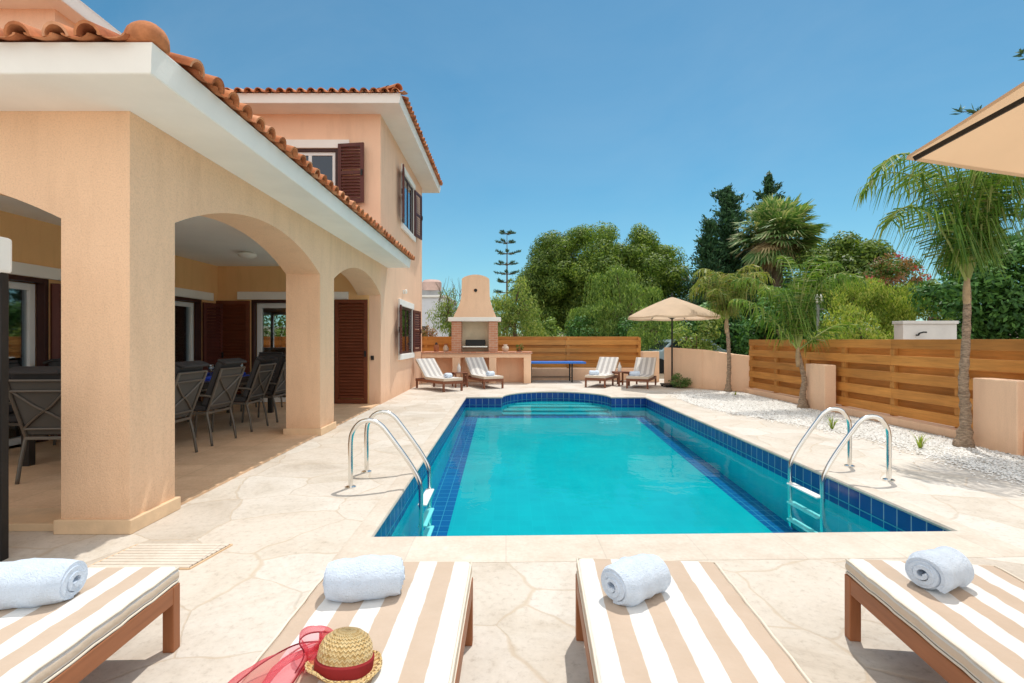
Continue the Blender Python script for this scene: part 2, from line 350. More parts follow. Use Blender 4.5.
def _towel(name, c):
    m, nt, b = nodes(name); v = objco(nt); n = noise(nt, v, 160, 3, .7); n1 = noise(nt, v, 18, 4)
    r = ramp(nt, n1.outputs[0], [(.3, sc(c,.94)), (.7, sc(c,1.06))]); L(nt, r.outputs[0], b.inputs['Base Color']); b.inputs['Roughness'].default_value = 1; b.inputs['Specular IOR Level'].default_value = .05
    b.inputs['Sheen Weight'].default_value = .3
    h = mathn(nt, 'ADD', n.outputs[0], mathn(nt,'MULTIPLY', n1.outputs[0], 1.5)); L(nt, bump(nt, h, .8, .012).outputs[0], b.inputs['Normal']); return m
M['towel'] = _towel('terry_towel', (.71,.81,.94))
def _straw():
    m, nt, b = nodes('plaited_straw'); v = objco(nt); sx = nt.nodes.new('ShaderNodeSeparateXYZ'); L(nt, v, sx.inputs[0])
    a = mathn(nt, 'ARCTAN2', sx.outputs[1], sx.outputs[0]); rr = mathn(nt, 'SQRT', mathn(nt, 'ADD', mathn(nt, 'POWER', sx.outputs[0], 2), mathn(nt, 'POWER', sx.outputs[1], 2)))
    k = mathn(nt, 'ADD', mathn(nt, 'MULTIPLY', rr, 400), mathn(nt, 'MULTIPLY', sx.outputs[2], -340)); z = mathn(nt, 'PINGPONG', mathn(nt, 'MULTIPLY', a, 34/6.2832*2), 1)
    w = mathn(nt, 'SINE', mathn(nt, 'ADD', k, mathn(nt, 'MULTIPLY', z, 3.2))); n = noise(nt, v, 60, 3)
    r = ramp(nt, mathn(nt, 'ADD', mathn(nt, 'MULTIPLY', w, .12), n.outputs[0]), [(.22,(.55,.32,.09)),(.40,(.88,.59,.24)),(.65,(.97,.74,.38))]); L(nt, r.outputs[0], b.inputs['Base Color'])
    b.inputs['Roughness'].default_value = .55; L(nt, bump(nt, w, .9, .006).outputs[0], b.inputs['Normal']); return m
M['straw'] = _straw()
M['redband'] = fabric('red_band', (.27,.028,.03))
def _scarf():
    m, nt, b = nodes('sheer_red_scarf'); b.inputs['Base Color'].default_value = (.72,.15,.19,1); b.inputs['Roughness'].default_value = .6
    t = nt.nodes.new('ShaderNodeBsdfTransparent'); t.inputs[0].default_value = (1,.72,.74,1); l = nt.nodes.new('ShaderNodeBsdfTranslucent'); l.inputs[0].default_value = (.8,.2,.25,1)
    x1 = nt.nodes.new('ShaderNodeMixShader'); x1.inputs[0].default_value = .5; L(nt, b.outputs[0], x1.inputs[1]); L(nt, l.outputs[0], x1.inputs[2])
    x = nt.nodes.new('ShaderNodeMixShader'); lw = nt.nodes.new('ShaderNodeLayerWeight'); lw.inputs[0].default_value = .35
    L(nt, mathn(nt, 'ADD', mathn(nt, 'MULTIPLY', lw.outputs['Facing'], .5), .16), x.inputs[0]); L(nt, t.outputs[0], x.inputs[1]); L(nt, x1.outputs[0], x.inputs[2]); L(nt, x.outputs[0], nt.nodes['Material Output'].inputs[0]); return m
M['scarf'] = _scarf(); M['scarfhem'] = fabric('scarf_hem', (.22,.02,.03))
def _brick():
    m, nt, b = nodes('red_brick'); v = objco(nt); sx = nt.nodes.new('ShaderNodeSeparateXYZ'); L(nt, v, sx.inputs[0]); cx = nt.nodes.new('ShaderNodeCombineXYZ')
    L(nt, mathn(nt, 'ADD', sx.outputs[0], sx.outputs[1]), cx.inputs[0]); L(nt, sx.outputs[2], cx.inputs[1])
    br = nt.nodes.new('ShaderNodeTexBrick'); br.inputs['Scale'].default_value = 1; br.inputs['Brick Width'].default_value = .2; br.inputs['Row Height'].default_value = .072; br.inputs['Mortar Size'].default_value = .006
    br.inputs['Color1'].default_value = (.50,.21,.12,1); br.inputs['Color2'].default_value = (.58,.28,.17,1); br.inputs['Mortar'].default_value = (.58,.44,.34,1); L(nt, cx.outputs[0], br.inputs['Vector'])
    L(nt, br.outputs[0], b.inputs['Base Color']); b.inputs['Roughness'].default_value = .85; L(nt, bump(nt, br.outputs['Fac'], -.4, .01).outputs[0], b.inputs['Normal']); return m
M['brick'] = _brick()
def _pebble():
    m, nt, b = nodes('white_pebble'); g = nt.nodes.new('ShaderNodeNewGeometry')
    r = ramp(nt, g.outputs['Random Per Island'], [(0,(.28,.24,.19)),(.06,(.5,.46,.4)),(.2,(.74,.71,.66)),(1,(.86,.84,.8))]); L(nt, r.outputs[0], b.inputs['Base Color']); b.inputs['Roughness'].default_value = .8; return m
M['pebble'] = _pebble()
M['earth'] = mat('dry_earth', (.2,.15,.1), .95, .3, .6, .5, 8)
LF = {}
LF['ficus'] = leafmat('leaf_ficus', [(0.0683,0.128,0.022),(0.116,0.201,0.0342),(0.191,0.281,0.0512),(0.287,0.366,0.0732)], .38)
LF['ficus_d'] = leafmat('leaf_ficus_dark', [(0.0547,0.104,0.0183),(0.0956,0.165,0.0293),(0.157,0.232,0.0439),(0.232,0.305,0.061)], .35)
LF['pepper'] = leafmat('leaf_pepper', [(0.0941,0.175,0.042),(0.157,0.259,0.063),(0.243,0.35,0.084),(0.345,0.448,0.119)], .35)
LF['olive'] = leafmat('leaf_olive', [(0.121,0.203,0.0507),(0.223,0.324,0.081),(0.324,0.405,0.111),(0.405,0.446,0.142)], .35)
LF['cypress'] = leafmat('leaf_cypress', [(0.0247,0.0692,0.0346),(0.0445,0.111,0.0494),(0.0741,0.16,0.0692)], .1)
LF['norfolk'] = leafmat('leaf_norfolk', [(0.0456,0.103,0.0684),(0.0798,0.16,0.0912),(0.114,0.205,0.114)], .1)
LF['palm'] = leafmat('leaf_palm', [(.055,.13,.016),(.10,.20,.026),(.15,.265,.036),(.23,.34,.065),(.30,.31,.11)], .32)
LF['palm_y'] = leafmat('leaf_palm_yellow', [(.10,.16,.026),(.17,.235,.04),(.25,.30,.06),(.34,.34,.09),(.34,.27,.12)], .32)
LF['fan'] = leafmat('leaf_fan', [(0.0899,0.192,0.0642),(0.154,0.283,0.0899),(0.257,0.386,0.128),(0.513,0.513,0.283)], .2)
LF['fan_dead'] = leafmat('leaf_fan_dead', [(0.243,0.162,0.081),(0.446,0.304,0.162),(0.648,0.486,0.283)], .2)
LF['lime'] = leafmat('leaf_lime', [(0.142,0.223,0.0304),(0.243,0.345,0.0507),(0.386,0.467,0.081),(0.486,0.486,0.121)], .35)
LF['boug'] = leafmat('leaf_bougainvillea', [(0.0567,0.151,0.0284),(0.113,0.209,0.0378),(0.378,0.189,0.0945),(0.189,0.246,0.0567)], .3)
LF['bract'] = leafmat('bract_pink', [(.5,.04,.08),(.45,.1,.08),(.6,.07,.12)], .4)
LF['bract_o'] = leafmat('bract_faded', [(.35,.16,.1),(.3,.2,.09),(.42,.2,.15)], .4)
LF['hedge'] = leafmat('leaf_hedge', [(0.037,0.111,0.0296),(0.0741,0.185,0.0445),(0.124,0.272,0.0618)], .2)
LF['lav'] = leafmat('leaf_lavender', [(0.081,0.162,0.054),(0.135,0.243,0.0675),(0.216,0.27,0.108)], .3)
SKY_AIR, SKY_DUST, SKY_OZ, SKY_STR, EXPO, SKY_TINT, SUNE, FILL_CLOUD = 1.0, .1, 4.0, .12, .42, (.42,.75,.715), 2.4, .68
# ------------------------------------------------------------------ camera, light, sky
cam = bpy.data.cameras.new('camera'); co = bpy.data.objects.new('camera', cam); COL.objects.link(co); S.camera = co
cam.sensor_width = 36; cam.lens = 36*505/1024; cam.shift_x = 6/1024; cam.shift_y = -1.5/1024; cam.clip_start = .05; cam.clip_end = 2000
co.location = (0,0,1.35); co.rotation_euler = (R(90),0,0)
SD = Vector((.2,.42,1)).normalized()
sun = bpy.data.lights.new('sun','SUN'); sun.energy = SUNE; sun.angle = R(.5); sun.color = (1,.95,.87); so = bpy.data.objects.new('sun', sun); COL.objects.link(so)
so.rotation_euler = (-SD).to_track_quat('-Z','Y').to_euler()
W = bpy.data.worlds.new('World'); S.world = W; W.use_nodes = True; nt = W.node_tree; bg = nt.nodes['Background']
sk = nt.nodes.new('ShaderNodeTexSky'); sk.sky_type = 'NISHITA'; sk.sun_disc = False; sk.sun_elevation = math.asin(SD.z); sk.sun_rotation = math.atan2(SD.x, SD.y)
sk.air_density = SKY_AIR; sk.dust_density = SKY_DUST; sk.ozone_density = SKY_OZ; sk.altitude = 0
hs=mix(nt,1,sk.outputs[0],SKY_TINT,'MULTIPLY'); 
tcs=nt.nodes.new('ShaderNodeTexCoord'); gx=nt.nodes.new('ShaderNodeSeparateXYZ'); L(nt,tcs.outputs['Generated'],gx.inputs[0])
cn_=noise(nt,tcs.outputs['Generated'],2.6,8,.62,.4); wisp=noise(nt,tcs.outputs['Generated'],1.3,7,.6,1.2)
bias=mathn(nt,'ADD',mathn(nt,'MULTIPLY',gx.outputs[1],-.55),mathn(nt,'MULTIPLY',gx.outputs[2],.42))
cov=ramp(nt,mathn(nt,'ADD',mathn(nt,'MULTIPLY',cn_.outputs[0],.9),bias),[(.48,(0,0,0)),(.80,(1,1,1))])  # bright cloud added overhead and behind the camera, unseen, to fill the shade
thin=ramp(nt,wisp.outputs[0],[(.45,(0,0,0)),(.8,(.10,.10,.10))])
hz_=mathn(nt,'MULTIPLY',mathn(nt,'POWER',mathn(nt,'SUBTRACT',1,mathn(nt,'ABSOLUTE',gx.outputs[2])),8),.5); hs1=mix(nt,hz_,hs,(3.5,4.2,4.4)); hs2=mix(nt,thin.outputs[0],hs1,(5.2,5.6,5.6)); hs3=mix(nt,mathn(nt,'MULTIPLY',cov.outputs[0],FILL_CLOUD),hs2,(11.2,10.9,10.5)); L(nt, hs3, bg.inputs[0]); bg.inputs[1].default_value = SKY_STR
S.view_settings.view_transform = 'Standard'; S.view_settings.look = 'None'; S.view_settings.gamma = 1; S.view_settings.exposure = EXPO
S.render.engine = 'CYCLES'; S.cycles.max_bounces = 10; S.cycles.diffuse_bounces = 7; S.cycles.transparent_max_bounces = 24; S.cycles.use_denoising = True
# ------------------------------------------------------------------ pool, deck, ground
PA, PB, PC, PD = (-.935,3.44), (3.20,3.545), (3.30,11.96), (-.955,11.96)
CX, CY, CR = 1.2, 11.96, 1.3
NA = 32
arc = lambda r, a0, a1: [(CX + r*math.cos(a0+(a1-a0)*i/NA), CY + r*math.sin(a0+(a1-a0)*i/NA)) for i in range(NA+1)]
inner = [PA, PB, PC] + arc(CR, 0, PI) + [PD]
ro = CR + .13; al = math.asin(.13/ro)
outer = [(PA[0]-.13, PA[1]-.40), (PB[0]+.13, PB[1]-.40), (PC[0]+.13, PC[1]+.13)] + arc(ro, al, PI-al) + [(PD[0]-.13, PD[1]+.13)]
def loopsheet(name, outer_, hole, z, m):
    bm = bmesh.new(); es = []
    for lp in (outer_, hole):
        vs = [bm.verts.new((p[0],p[1],z)) for p in lp]
        es += [bm.edges.new((vs[i], vs[(i+1)%len(vs)])) for i in range(len(vs))]
    bmesh.ops.triangle_fill(bm, edges=es, use_beauty=True); bmesh.ops.recalc_face_normals(bm, faces=bm.faces)
    for f in bm.faces:
        if f.normal.z < 0: f.normal_flip()
    me = bpy.data.meshes.new(name); bm.to_mesh(me); bm.free(); me.materials.append(m); o = bpy.data.objects.new(name, me); COL.objects.link(o); return structure(o)
DK = (-13, 7.0, -8, 17.6)
loopsheet('patio_deck', [(DK[0],DK[2]),(DK[1],DK[2]),(DK[1],DK[3]),(DK[0],DK[3])], outer, 0, M['paving'])
g = MB(); Bg = 900
for x0,x1,y0,y1 in ((-Bg,DK[0],-Bg,Bg),(DK[1],Bg,-Bg,Bg),(DK[0],DK[1],-Bg,DK[2]),(DK[0],DK[1],DK[3],Bg)):
    g.add([(x0,y0,0),(x1,y0,0),(x1,y1,0),(x0,y1,0)], [(0,1,2,3)])
structure(g.build('ground', M['earth']))
# coping: ring with a rounded nosing that overhangs the water
cp = MB(); n = len(inner)
def off(lp, d):
    out = []
    for i in range(len(lp)):
        a = Vector(lp[i-1]); b = Vector(lp[i]); c = Vector(lp[(i+1)%len(lp)])
        n1 = Vector(((b-a).y, -(b-a).x)).normalized(); n2 = Vector(((c-b).y, -(c-b).x)).normalized(); m = (n1+n2)
        m = m/ max(.5, m.dot(n1)) if m.length > 1e-6 else n1
        out.append((b.x+m.x*d, b.y+m.y*d))
    return out
rings = [(outer, -.01), (outer, .002), (off(outer,-.02), .006), (off(inner, .02), .008), (off(inner,-.012), .004), (off(inner,-.02), -.012), (off(inner,-.012),-.03), (inner, -.032)]
for lp, z in rings: cp.v += [(p[0],p[1],z) for p in lp]
for k in range(len(rings)-1):
    for i in range(n):
        j = (i+1)%n; cp.f.append((k*n+i, k*n+j, (k+1)*n+j, (k+1)*n+i)); cp.mi.append(0)
structure(cp.build('pool_coping', M['coping']))
# basin
ZB, ZF, ZW = -.25, -.76, -.175
def zfl(y): return -.44-.32*(11.96-y)/6.46
b = MB()
def wallband(i0, i1, z0, z1, mi):
    b.cur = mi
    for i in range(i0, i1):
        p = inner[i%n]; q = inner[(i+1)%n]; b.add([(p[0],p[1],z0 if z0!=ZF else zfl(p[1])-.02),(q[0],q[1],z0 if z0!=ZF else zfl(q[1])-.02),(q[0],q[1],z1),(p[0],p[1],z1)], [(3,2,1,0)])
for (i0,i1,mt) in ((0,3,0),(3,3+NA,1),(3+NA,n,0)):
    wallband(i0,i1,ZB,-.032,mt); wallband(i0,i1,ZF,ZB,2)
rect = [PA,PB,PC,PD]; ins = [(PA[0]+.3,PA[1]+.3),(PB[0]-.3,PB[1]+.3),(PC[0]-.3,PC[1]-.3),(PD[0]+.3,PD[1]-.3)]
b.cur = 3; b.add([(p[0],p[1],zfl(p[1])) for p in ins], [(0,1,2,3)])
b.cur = 4
for i in range(4):
    j = (i+1)%4; b.add([(p[0],p[1],zfl(p[1])) for p in (rect[i],rect[j],ins[j],ins[i])], [(0,1,2,3)])
basin = structure(b.build('pool_basin', [M['navy'], M['navy_arc'], M['aqua_wall'], M['aqua'], M['navy_floor']], fix=False))
st = MB(); ys = [11.965, 12.24, 12.52, 12.80, 13.05]; zs = [-.395,-.335,-.29,-.255]
for k in range(4):
    ya, yb = ys[k]-CY, min(ys[k+1]-CY, CR-.005); pts = []
    h = lambda y: math.sqrt(max(0,CR*CR-y*y))-.004
    for i in range(9): y = ya+(yb-ya)*i/8; pts.append((CX+h(y), CY+y))
    for i in range(9): y = yb-(yb-ya)*i/8; pts.append((CX-h(y), CY+y))
    st.cur = 0; st.prism(pts, lambda p: (p[0],p[1],zs[k]), lambda p: (p[0],p[1],ZF))
    st.cur = 1; w = h(ya)-.02; st.box(CX-w, CX+w, CY+ya-.012, CY+ya+.035, zs[k]-.03, zs[k]+.006)
structure(st.build('pool_steps', [M['aqua'], M['aqua_pale']]))
wt = MB(); wi = off(inner, .004); wt.add([(p[0],p[1],ZW) for p in wi], [tuple(range(n))]); structure(wt.build('pool_water', M['water'], fix=False))
# pebble border along the side fence
GP = [(6.1,3.2),(5.1,3.2),(4.95,4.6),(5.0,6.0),(5.0,6.8),(4.65,8.2),(4.1,9.6),(3.95,11.0),(4.25,12.4),(5.1,13.6),(6.1,13.0)]
def inpoly(x, y, P):
    c = False
    for i in range(len(P)):
        (x1,y1),(x2,y2) = P[i-1], P[i]
        if (y1>y) != (y2>y) and x < (x2-x1)*(y-y1)/(y2-y1)+x1: c = not c
    return c
gb = MB(); GC = curve([(p[0],p[1],.006) for p in GP[1:]], 4); gb.add([(6.1,3.2,.006)]+[tuple(p) for p in GC], [tuple(range(len(GC)+1))]); gv_base = gb.build('pebble_bed', M['gravelbase'], fix=False); structure(gv_base)
vs=[]; fs=[]
GPc = [(p.x,p.y) for p in GC]+[(6.1,3.2)]
cnt=0
while cnt < 27000:
    x = random.uniform(3.9,6.1); y = random.uniform(3.3,13.6)
    if random.random() > min(1, 9/y): continue
    jx = x+abs(random.gauss(0,.17))-.02
    if not inpoly(jx,y,GPc): continue
    r = random.uniform(.006,.017); n0=len(vs); a=random.uniform(0,PI)
    for k in range(5):
        t=a+2*PI*k/5; vs.append((x+r*math.cos(t)*random.uniform(.8,1.3), y+r*math.sin(t)*random.uniform(.8,1.3), .006+r*.25))
    vs.append((x,y,.006+r*random.uniform(.75,1.1)))
    for k in range(5): fs.append((n0+k,n0+(k+1)%5,n0+5))
    cnt+=1
p = MB(); p.v=vs; p.f=fs; p.mi=[0]*len(fs); tag(p.build('pebbles', M['pebble'], fix=False), 'white pebbles spread along the foot of the side fence', 'pebbles', kind='stuff')
# drain cover
dv = empty('drain_cover', (0,0,0), 0, 'beige slotted drain cover set in the paving by the near pillar', 'drain cover')
A=Vector((-2.42,3.32,0)); dx=Vector((.62,.0,0)); dy=Vector((-.06,-.35,0))
fr=MB()
for p0,p1 in ((A,A+dx),(A+dx,A+dx+dy),(A+dx+dy,A+dy),(A+dy,A)): fr.bar(p0+Vector((0,0,.004)),p1+Vector((0,0,.004)),.008,.010)
fr.build('frame', M['plinth'], dv)
sl=MB()
for k in range(9):
    q=A+dy*((k+.5)/9); sl.bar(q+dx*.02+Vector((0,0,.008)), q+dx*.98+Vector((0,0,.008)), .0345,.012)
sl.build('slats', M['coping'], dv, bevel=.003)
# ------------------------------------------------------------------ villa
V = empty('villa', (0,0,0), 0, 'apricot two storey villa with arched veranda, red tiled roofs and brown louvred shutters', 'house')
def wall_open(mb, axis, c0, c1, u0, u1, z0, z1, ops=()):
    us = sorted({u0,u1,*[o[0] for o in ops],*[o[1] for o in ops]})
    def bx(a,b_,za,zb):
        if b_-a < 1e-5 or zb-za < 1e-5: return
        if axis=='x': mb.box(c0,c1,a,b_,za,zb)
        else: mb.box(a,b_,c0,c1,za,zb)
    for a,b_ in zip(us,us[1:]):
        cuts = sorted([(o[2],o[3]) for o in ops if o[0] <= a+1e-6 and o[1] >= b_-1e-6]); z=z0
        for (za,zb) in cuts: bx(a,b_,z,za); z=zb
        bx(a,b_,z,z1)
WX = -2.63; TH=.48; LX=-6.05; FY=10.6; BY=15.8; ZS=2.95
def arch(u0,u1,zsp,rise,n_=28):
    h=(u1-u0)/2; r=(h*h+rise*rise)/(2*rise); c=(u0+u1)/2; zc=zsp+rise-r; a=math.asin(h/r)
    return [(c+r*math.sin(-a+2*a*i/n_), zc+r*math.cos(-a+2*a*i/n_)) for i in range(n_+1)]
mw=MB()
prof=[(3.53,0),(4.01,0)]+arch(4.01,7.14,2.28,.36)+[(7.14,0),(7.72,0)]+arch(7.72,10.6,2.29,.34)+[(10.6,ZS),(3.53,ZS)]
mw.prism(prof, lambda p:(WX,p[0],p[1]), lambda p:(WX-TH,p[0],p[1]))
mw.build('arcade_wall', M['stucco'], V)
mw=MB(); prof=[(-6.75,0),(-6.2,0)]+arch(-6.2,-3.11,2.2,.36)+[(-3.11,ZS),(-6.75,ZS)]
mw.prism(prof, lambda p:(p[0],3.53,p[1]), lambda p:(p[0],4.01,p[1])); mw.build('arcade_wall', M['stucco'], V)
e=.03
for (x0,x1,y0,y1,h_) in ((WX-TH-e,WX+e,3.53-e,4.01+e,.1),(WX-TH-e,WX+e,7.14-e,7.72+e,.1),(-6.2,-3.141,3.56,3.9,.055)): MB().box(x0,x1,y0,y1,0,h_).build('plinth', M['plinth'], V, bevel=.006)
# house walls of the ground floor
T=.24
DA=(4.9,6.67,.02,2.15); DB=(8.2,10.02,.02,2.15)
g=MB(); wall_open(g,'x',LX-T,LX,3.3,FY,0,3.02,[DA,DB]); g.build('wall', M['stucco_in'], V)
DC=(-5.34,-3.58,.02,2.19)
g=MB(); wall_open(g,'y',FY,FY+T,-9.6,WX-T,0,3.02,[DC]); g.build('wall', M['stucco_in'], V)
WG=(12.45,14.05,1.0,2.2)
g=MB(); wall_open(g,'x',WX-T,WX,FY,BY,0,6.09,[WG,(12.75,14.25,4.28,5.6)]); g.build('wall', M['stucco_up'], V)
WB=(-7.9,-6.6,1.05,2.2)
g=MB(); wall_open(g,'y',BY-T,BY,-9.6,WX-T,0,6.09,[WB]); g.build('wall', M['stucco_up'], V)
g=MB(); wall_open(g,'x',-9.84,-9.6,3.0,BY,0,6.09); g.box(-9.6,LX-T,3.06,3.3,0,3.02); g.build('wall', M['stucco_up'], V)
WU=(-4.85,-3.52,4.26,5.36)
g=MB(); wall_open(g,'y',FY,FY+T,-6.459,WX-T,3.03,6.09,[WU]); g.build('upper_wall', M['stucco_up'], V)
g=MB(); g.box(-6.70,-6.46,7.23,FY+T,3.03,6.09); g.box(-9.6,-6.70,7.23,7.47,3.03,6.09); g.build('upper_wall', M['stucco_up'], V)
g=MB(); g.box(-9.6,WX-TH-.003,4.013,FY-.003,2.90,2.948); g.build('ceiling', M['ceil'], V)
g=MB(); g.box(-9.58,WX-T-.002,FY+T+.002,BY-T-.002,2.75,2.9); g.box(-9.58,LX-T-.002,3.31,FY-.002,2.7,2.89); g.build('ceiling', M['ceil'], V)
g=MB(); g.box(-9.6,WX-.02,4.0,FY,0.0,.02); g.box(-6.2,-3.1,3.85,4.0,0,.02); structure(g.build('veranda_floor', M['tilefloor']))
g=MB(); g.box(-9.59,WX-T-.003,FY+.003,BY-T-.003,.004,.018); structure(g.build('room_floor', M['tilefloor']))
# eaves: soffit + fascia with a small cove, arcade
EX=-2.13; EY=3.03; EE=11.2
def eaves(name, path, zs_, h, inw, m):
    """path: open polyline of the outer eave edge; profile swept with mitred corners, soffit reaches inw back to the wall"""
    prof=[(inw,0),(.012,0),(.004,.006),(.0,.03),(-.016,h-.02),(-.02,h-.005),(-.02,h),(inw,h)]
    mb=MB(); k=len(prof); P=[Vector(p) for p in path]; vs=[]
    for i,p in enumerate(P):
        ds=[]
        if i>0: ds.append((P[i]-P[i-1]).normalized())
        if i<len(P)-1: ds.append((P[i+1]-P[i]).normalized())
        ns=[Vector((-d.y,d.x)) for d in ds]  # left-hand normal points to the house
        m_=sum(ns,Vector((0,0))); m_=m_/m_.dot(ns[0])
        for (o_,z) in prof: vs.append((p.x+m_.x*o_, p.y+m_.y*o_, zs_+z))
    fs=[]
    for i in range(len(P)-1):
        for j in range(k): j2=(j+1)%k; fs.append((i*k+j,i*k+j2,(i+1)*k+j2,(i+1)*k+j))
    fs.append(tuple(range(k))); fs.append(tuple((len(P)-1)*k+j for j in range(k-1,-1,-1)))
    mb.add(vs,fs); return mb.build(name,m,V)
eaves('eaves', [(-10,EY),(EX,EY),(EX,EE)], ZS, .175, .499, M['white'])
UX=-2.13; UY=10.1; UE=16.3
eaves('eaves', [(-6.19,UY),(UX,UY),(UX,UE),(-10,UE)], 6.09, .19, .6, M['white'])
eaves('eaves', [(-10,6.9),(-6.2,6.9),(-6.2,UY-.05)], 6.09, .19, .4, M['white'])
# barrel tiled roofs
def barrel(mb, p, d, w, nrm, r0, r1, Ln, thick):
    vs=[]; fs=[]; k=8
    for (q,r) in ((p,r0),(p+d*Ln,r1)):
        for i in range(k+1):
            t=PI*i/k; vs.append(q+w*(r*math.cos(t))+nrm*(r*math.sin(t)))
    m=k+1
    for i in range(k): fs.append((i,i+1,m+i+1,m+i))
    if thick:
        for (q,r) in ((p,r0-.016),(p+d*Ln,r1-.016)):
            for i in range(k+1):
                t=PI*i/k; vs.append(q+w*(r*math.cos(t))+nrm*(r*math.sin(t)))
        for i in range(k): fs.append((2*m+i+1,2*m+i,3*m+i,3*m+i+1)); fs.append((i+1,i,2*m+i,2*m+i+1))
    mb.add(vs,fs)
def tiled(mb, a, b_, inn, run, z, pitch, first=.0):
    """a,b: eave end points (2-D), inn: inward 2-D normal, run(s): horizontal run at s metres from a"""
    a=Vector(a); b_=Vector(b_); Ls=(b_-a).length; u=(b_-a)/Ls; nn=Vector(inn); k=max(1,round(Ls/.21)); sp=Ls/k
    cs=1/math.sqrt(1+pitch*pitch); d=Vector((nn.x*cs,nn.y*cs,pitch*cs)); w=Vector((u.x,u.y,0)); nrm=w.cross(d)
    if nrm.z<0: nrm=-nrm
    for i in range(k):
        s=(i+.5)*sp; Lr=run(s)/cs
        if Lr<.12: continue
        nc=max(1,math.ceil((Lr+.06)/.34))
        for c in range(nc):
            st=-.07+c*.34; ln=min(.41,Lr-st)
            if ln<.05: continue
            j=random.uniform(-.008,.008); j2=random.uniform(-.012,.012)
            p=Vector((a.x,a.y,z))+w*(s+j)+d*(st+j2)+nrm*.012
            barrel(mb,p,d,w,nrm,.078,.066,ln,c<1)
        # channel tile between the covers
        for c in range(nc):
            st=-.045+c*.34; ln=min(.41,Lr-st)
            if ln<.05: continue
            q=Vector((a.x,a.y,z))+w*(s+sp/2)+d*(st+random.uniform(-.01,.01))+nrm*.034
            barrel(mb,q,d,-w,-nrm*.32,.085,.092,ln,c<1)
def hipcap(mb, p0, p1, r=.1):
    p0=Vector(p0); p1=Vector(p1); Ln=(p1-p0).length; d=(p1-p0)/Ln; w=d.cross(Vector((0,0,1))).normalized(); nrm=w.cross(d); k=math.ceil(Ln/.36)
    for i in range(k): barrel(mb,p0+d*(i*.36+random.uniform(-.01,.01))+nrm*(.01),d,w,nrm,r,r*.85,.42,i<1)
def sheet(mb, pts): mb.add(pts,[tuple(range(len(pts)))])
pit=.3; ze=ZS+.175
rf=MB()
tiled(rf,(-9.9,EY-.03),(EX+.03,EY-.03),(0,1),lambda s:min(4.0,(-9.9+s)*-1+EX) if (EX-(-9.9+s))<4 else 4.0,ze,pit)
tiled(rf,(EX+.03,EY),(EX+.03,EE),(-1,0),lambda s:min(4.15,s) if EY+s<FY else .47,ze,pit)
sheet(rf,[(-10,EY,ze+.004),(EX,EY,ze+.004),(-6.3,EY+4.02,ze+4.02*pit),(-10,EY+4.02,ze+4.02*pit)])
sheet(rf,[(EX,EY,ze+.004),(EX,EE,ze+.004),(WX-.0,EE,ze+.5*pit),(WX,FY,ze+.5*pit),(-6.3,FY,ze+4.17*pit),(-6.3,EY+4.17,ze+4.17*pit)])
roof=rf.build('roof', M['terracotta'], V, smooth='angle', fix=False)
hc=MB(); hipcap(hc,(EX-.16,EY+.16,ze+.07),(-6.2,EY+4.02,ze+4.02*pit+.05),.105)
# rounded mortar-bedded starter on the hip corner
hc.build('hip_tile', M['terracotta'], roof, smooth='angle', fix=False)
hb=MB()
for i in range(7):
    a=i/6; 
pr=[(.002,.14),(.045,.136),(.08,.122),(.105,.095),(.118,.06),(.12,.03),(.11,-.0),(.06,-.01)]
hb.lathe([(r*(1),z) for r,z in pr],(0,0,0),18); Mh=Matrix.Translation((EX-.09,EY+.09,ze+.015))@Matrix.Rotation(R(135),4,'Z')@Matrix.Diagonal((1.5,1,1,1)); hb.v=[tuple(Mh@Vector(p)) for p in hb.v]; hbo=hb.build('hip_tile', M['terracotta'], roof, smooth=True)
ze2=6.09+.19; rf=MB(); pit2=.32
tiled(rf,(-6.25,UY-.03),(UX+.03,UY-.03),(0,1),lambda s:min(3.1,max(.3,UX-(-6.25+s))),ze2,pit2)
tiled(rf,(UX+.03,UY),(UX+.03,UE),(-1,0),lambda s:min(3.1,s,6.2-s),ze2,pit2)
sheet(rf,[(-10,UY,ze2),(UX,UY,ze2),(UX-3.1,UY+3.1,ze2+3.1*pit2),(-10,UY+3.1,ze2+3.1*pit2)])
sheet(rf,[(UX,UY,ze2),(UX,UE,ze2),(UX-3.1,UY+3.1,ze2+3.1*pit2)])
sheet(rf,[(UX,UE,ze2),(-10,UE,ze2),(-10,UY+3.1,ze2+3.1*pit2),(UX-3.1,UY+3.1,ze2+3.1*pit2)])
tiled(rf,(-10,7.05),(-6.35,7.05),(0,1),lambda s:min(2.0,max(.3,3.65-s)),ze2,pit2)
tiled(rf,(-6.35,7.05),(-6.35,UY),(-1,0),lambda s:min(2.0,s),ze2,pit2)
sheet(rf,[(-10,7.05,ze2),(-6.35,7.05,ze2),(-8.3,9.0,ze2+1.95*pit2),(-10,9.0,ze2+1.95*pit2)])
sheet(rf,[(-6.35,7.05,ze2),(-6.35,UY,ze2),(-8.3,UY,ze2+1.95*pit2),(-8.3,9.0,ze2+1.95*pit2)])
roof2=rf.build('roof', M['terracotta'], V, smooth='angle', fix=False)
hc=MB(); hipcap(hc,(UX-.02,UY+.02,ze2+.1),(UX-3.1,UY+3.1,ze2+3.1*pit2+.08)); hipcap(hc,(UX-.02,UE-.02,ze2+.1),(UX-3.1,UY+3.1,ze2+3.1*pit2+.08)); hc.build('hip_tile', M['terracotta'], roof2, smooth='angle', fix=False)
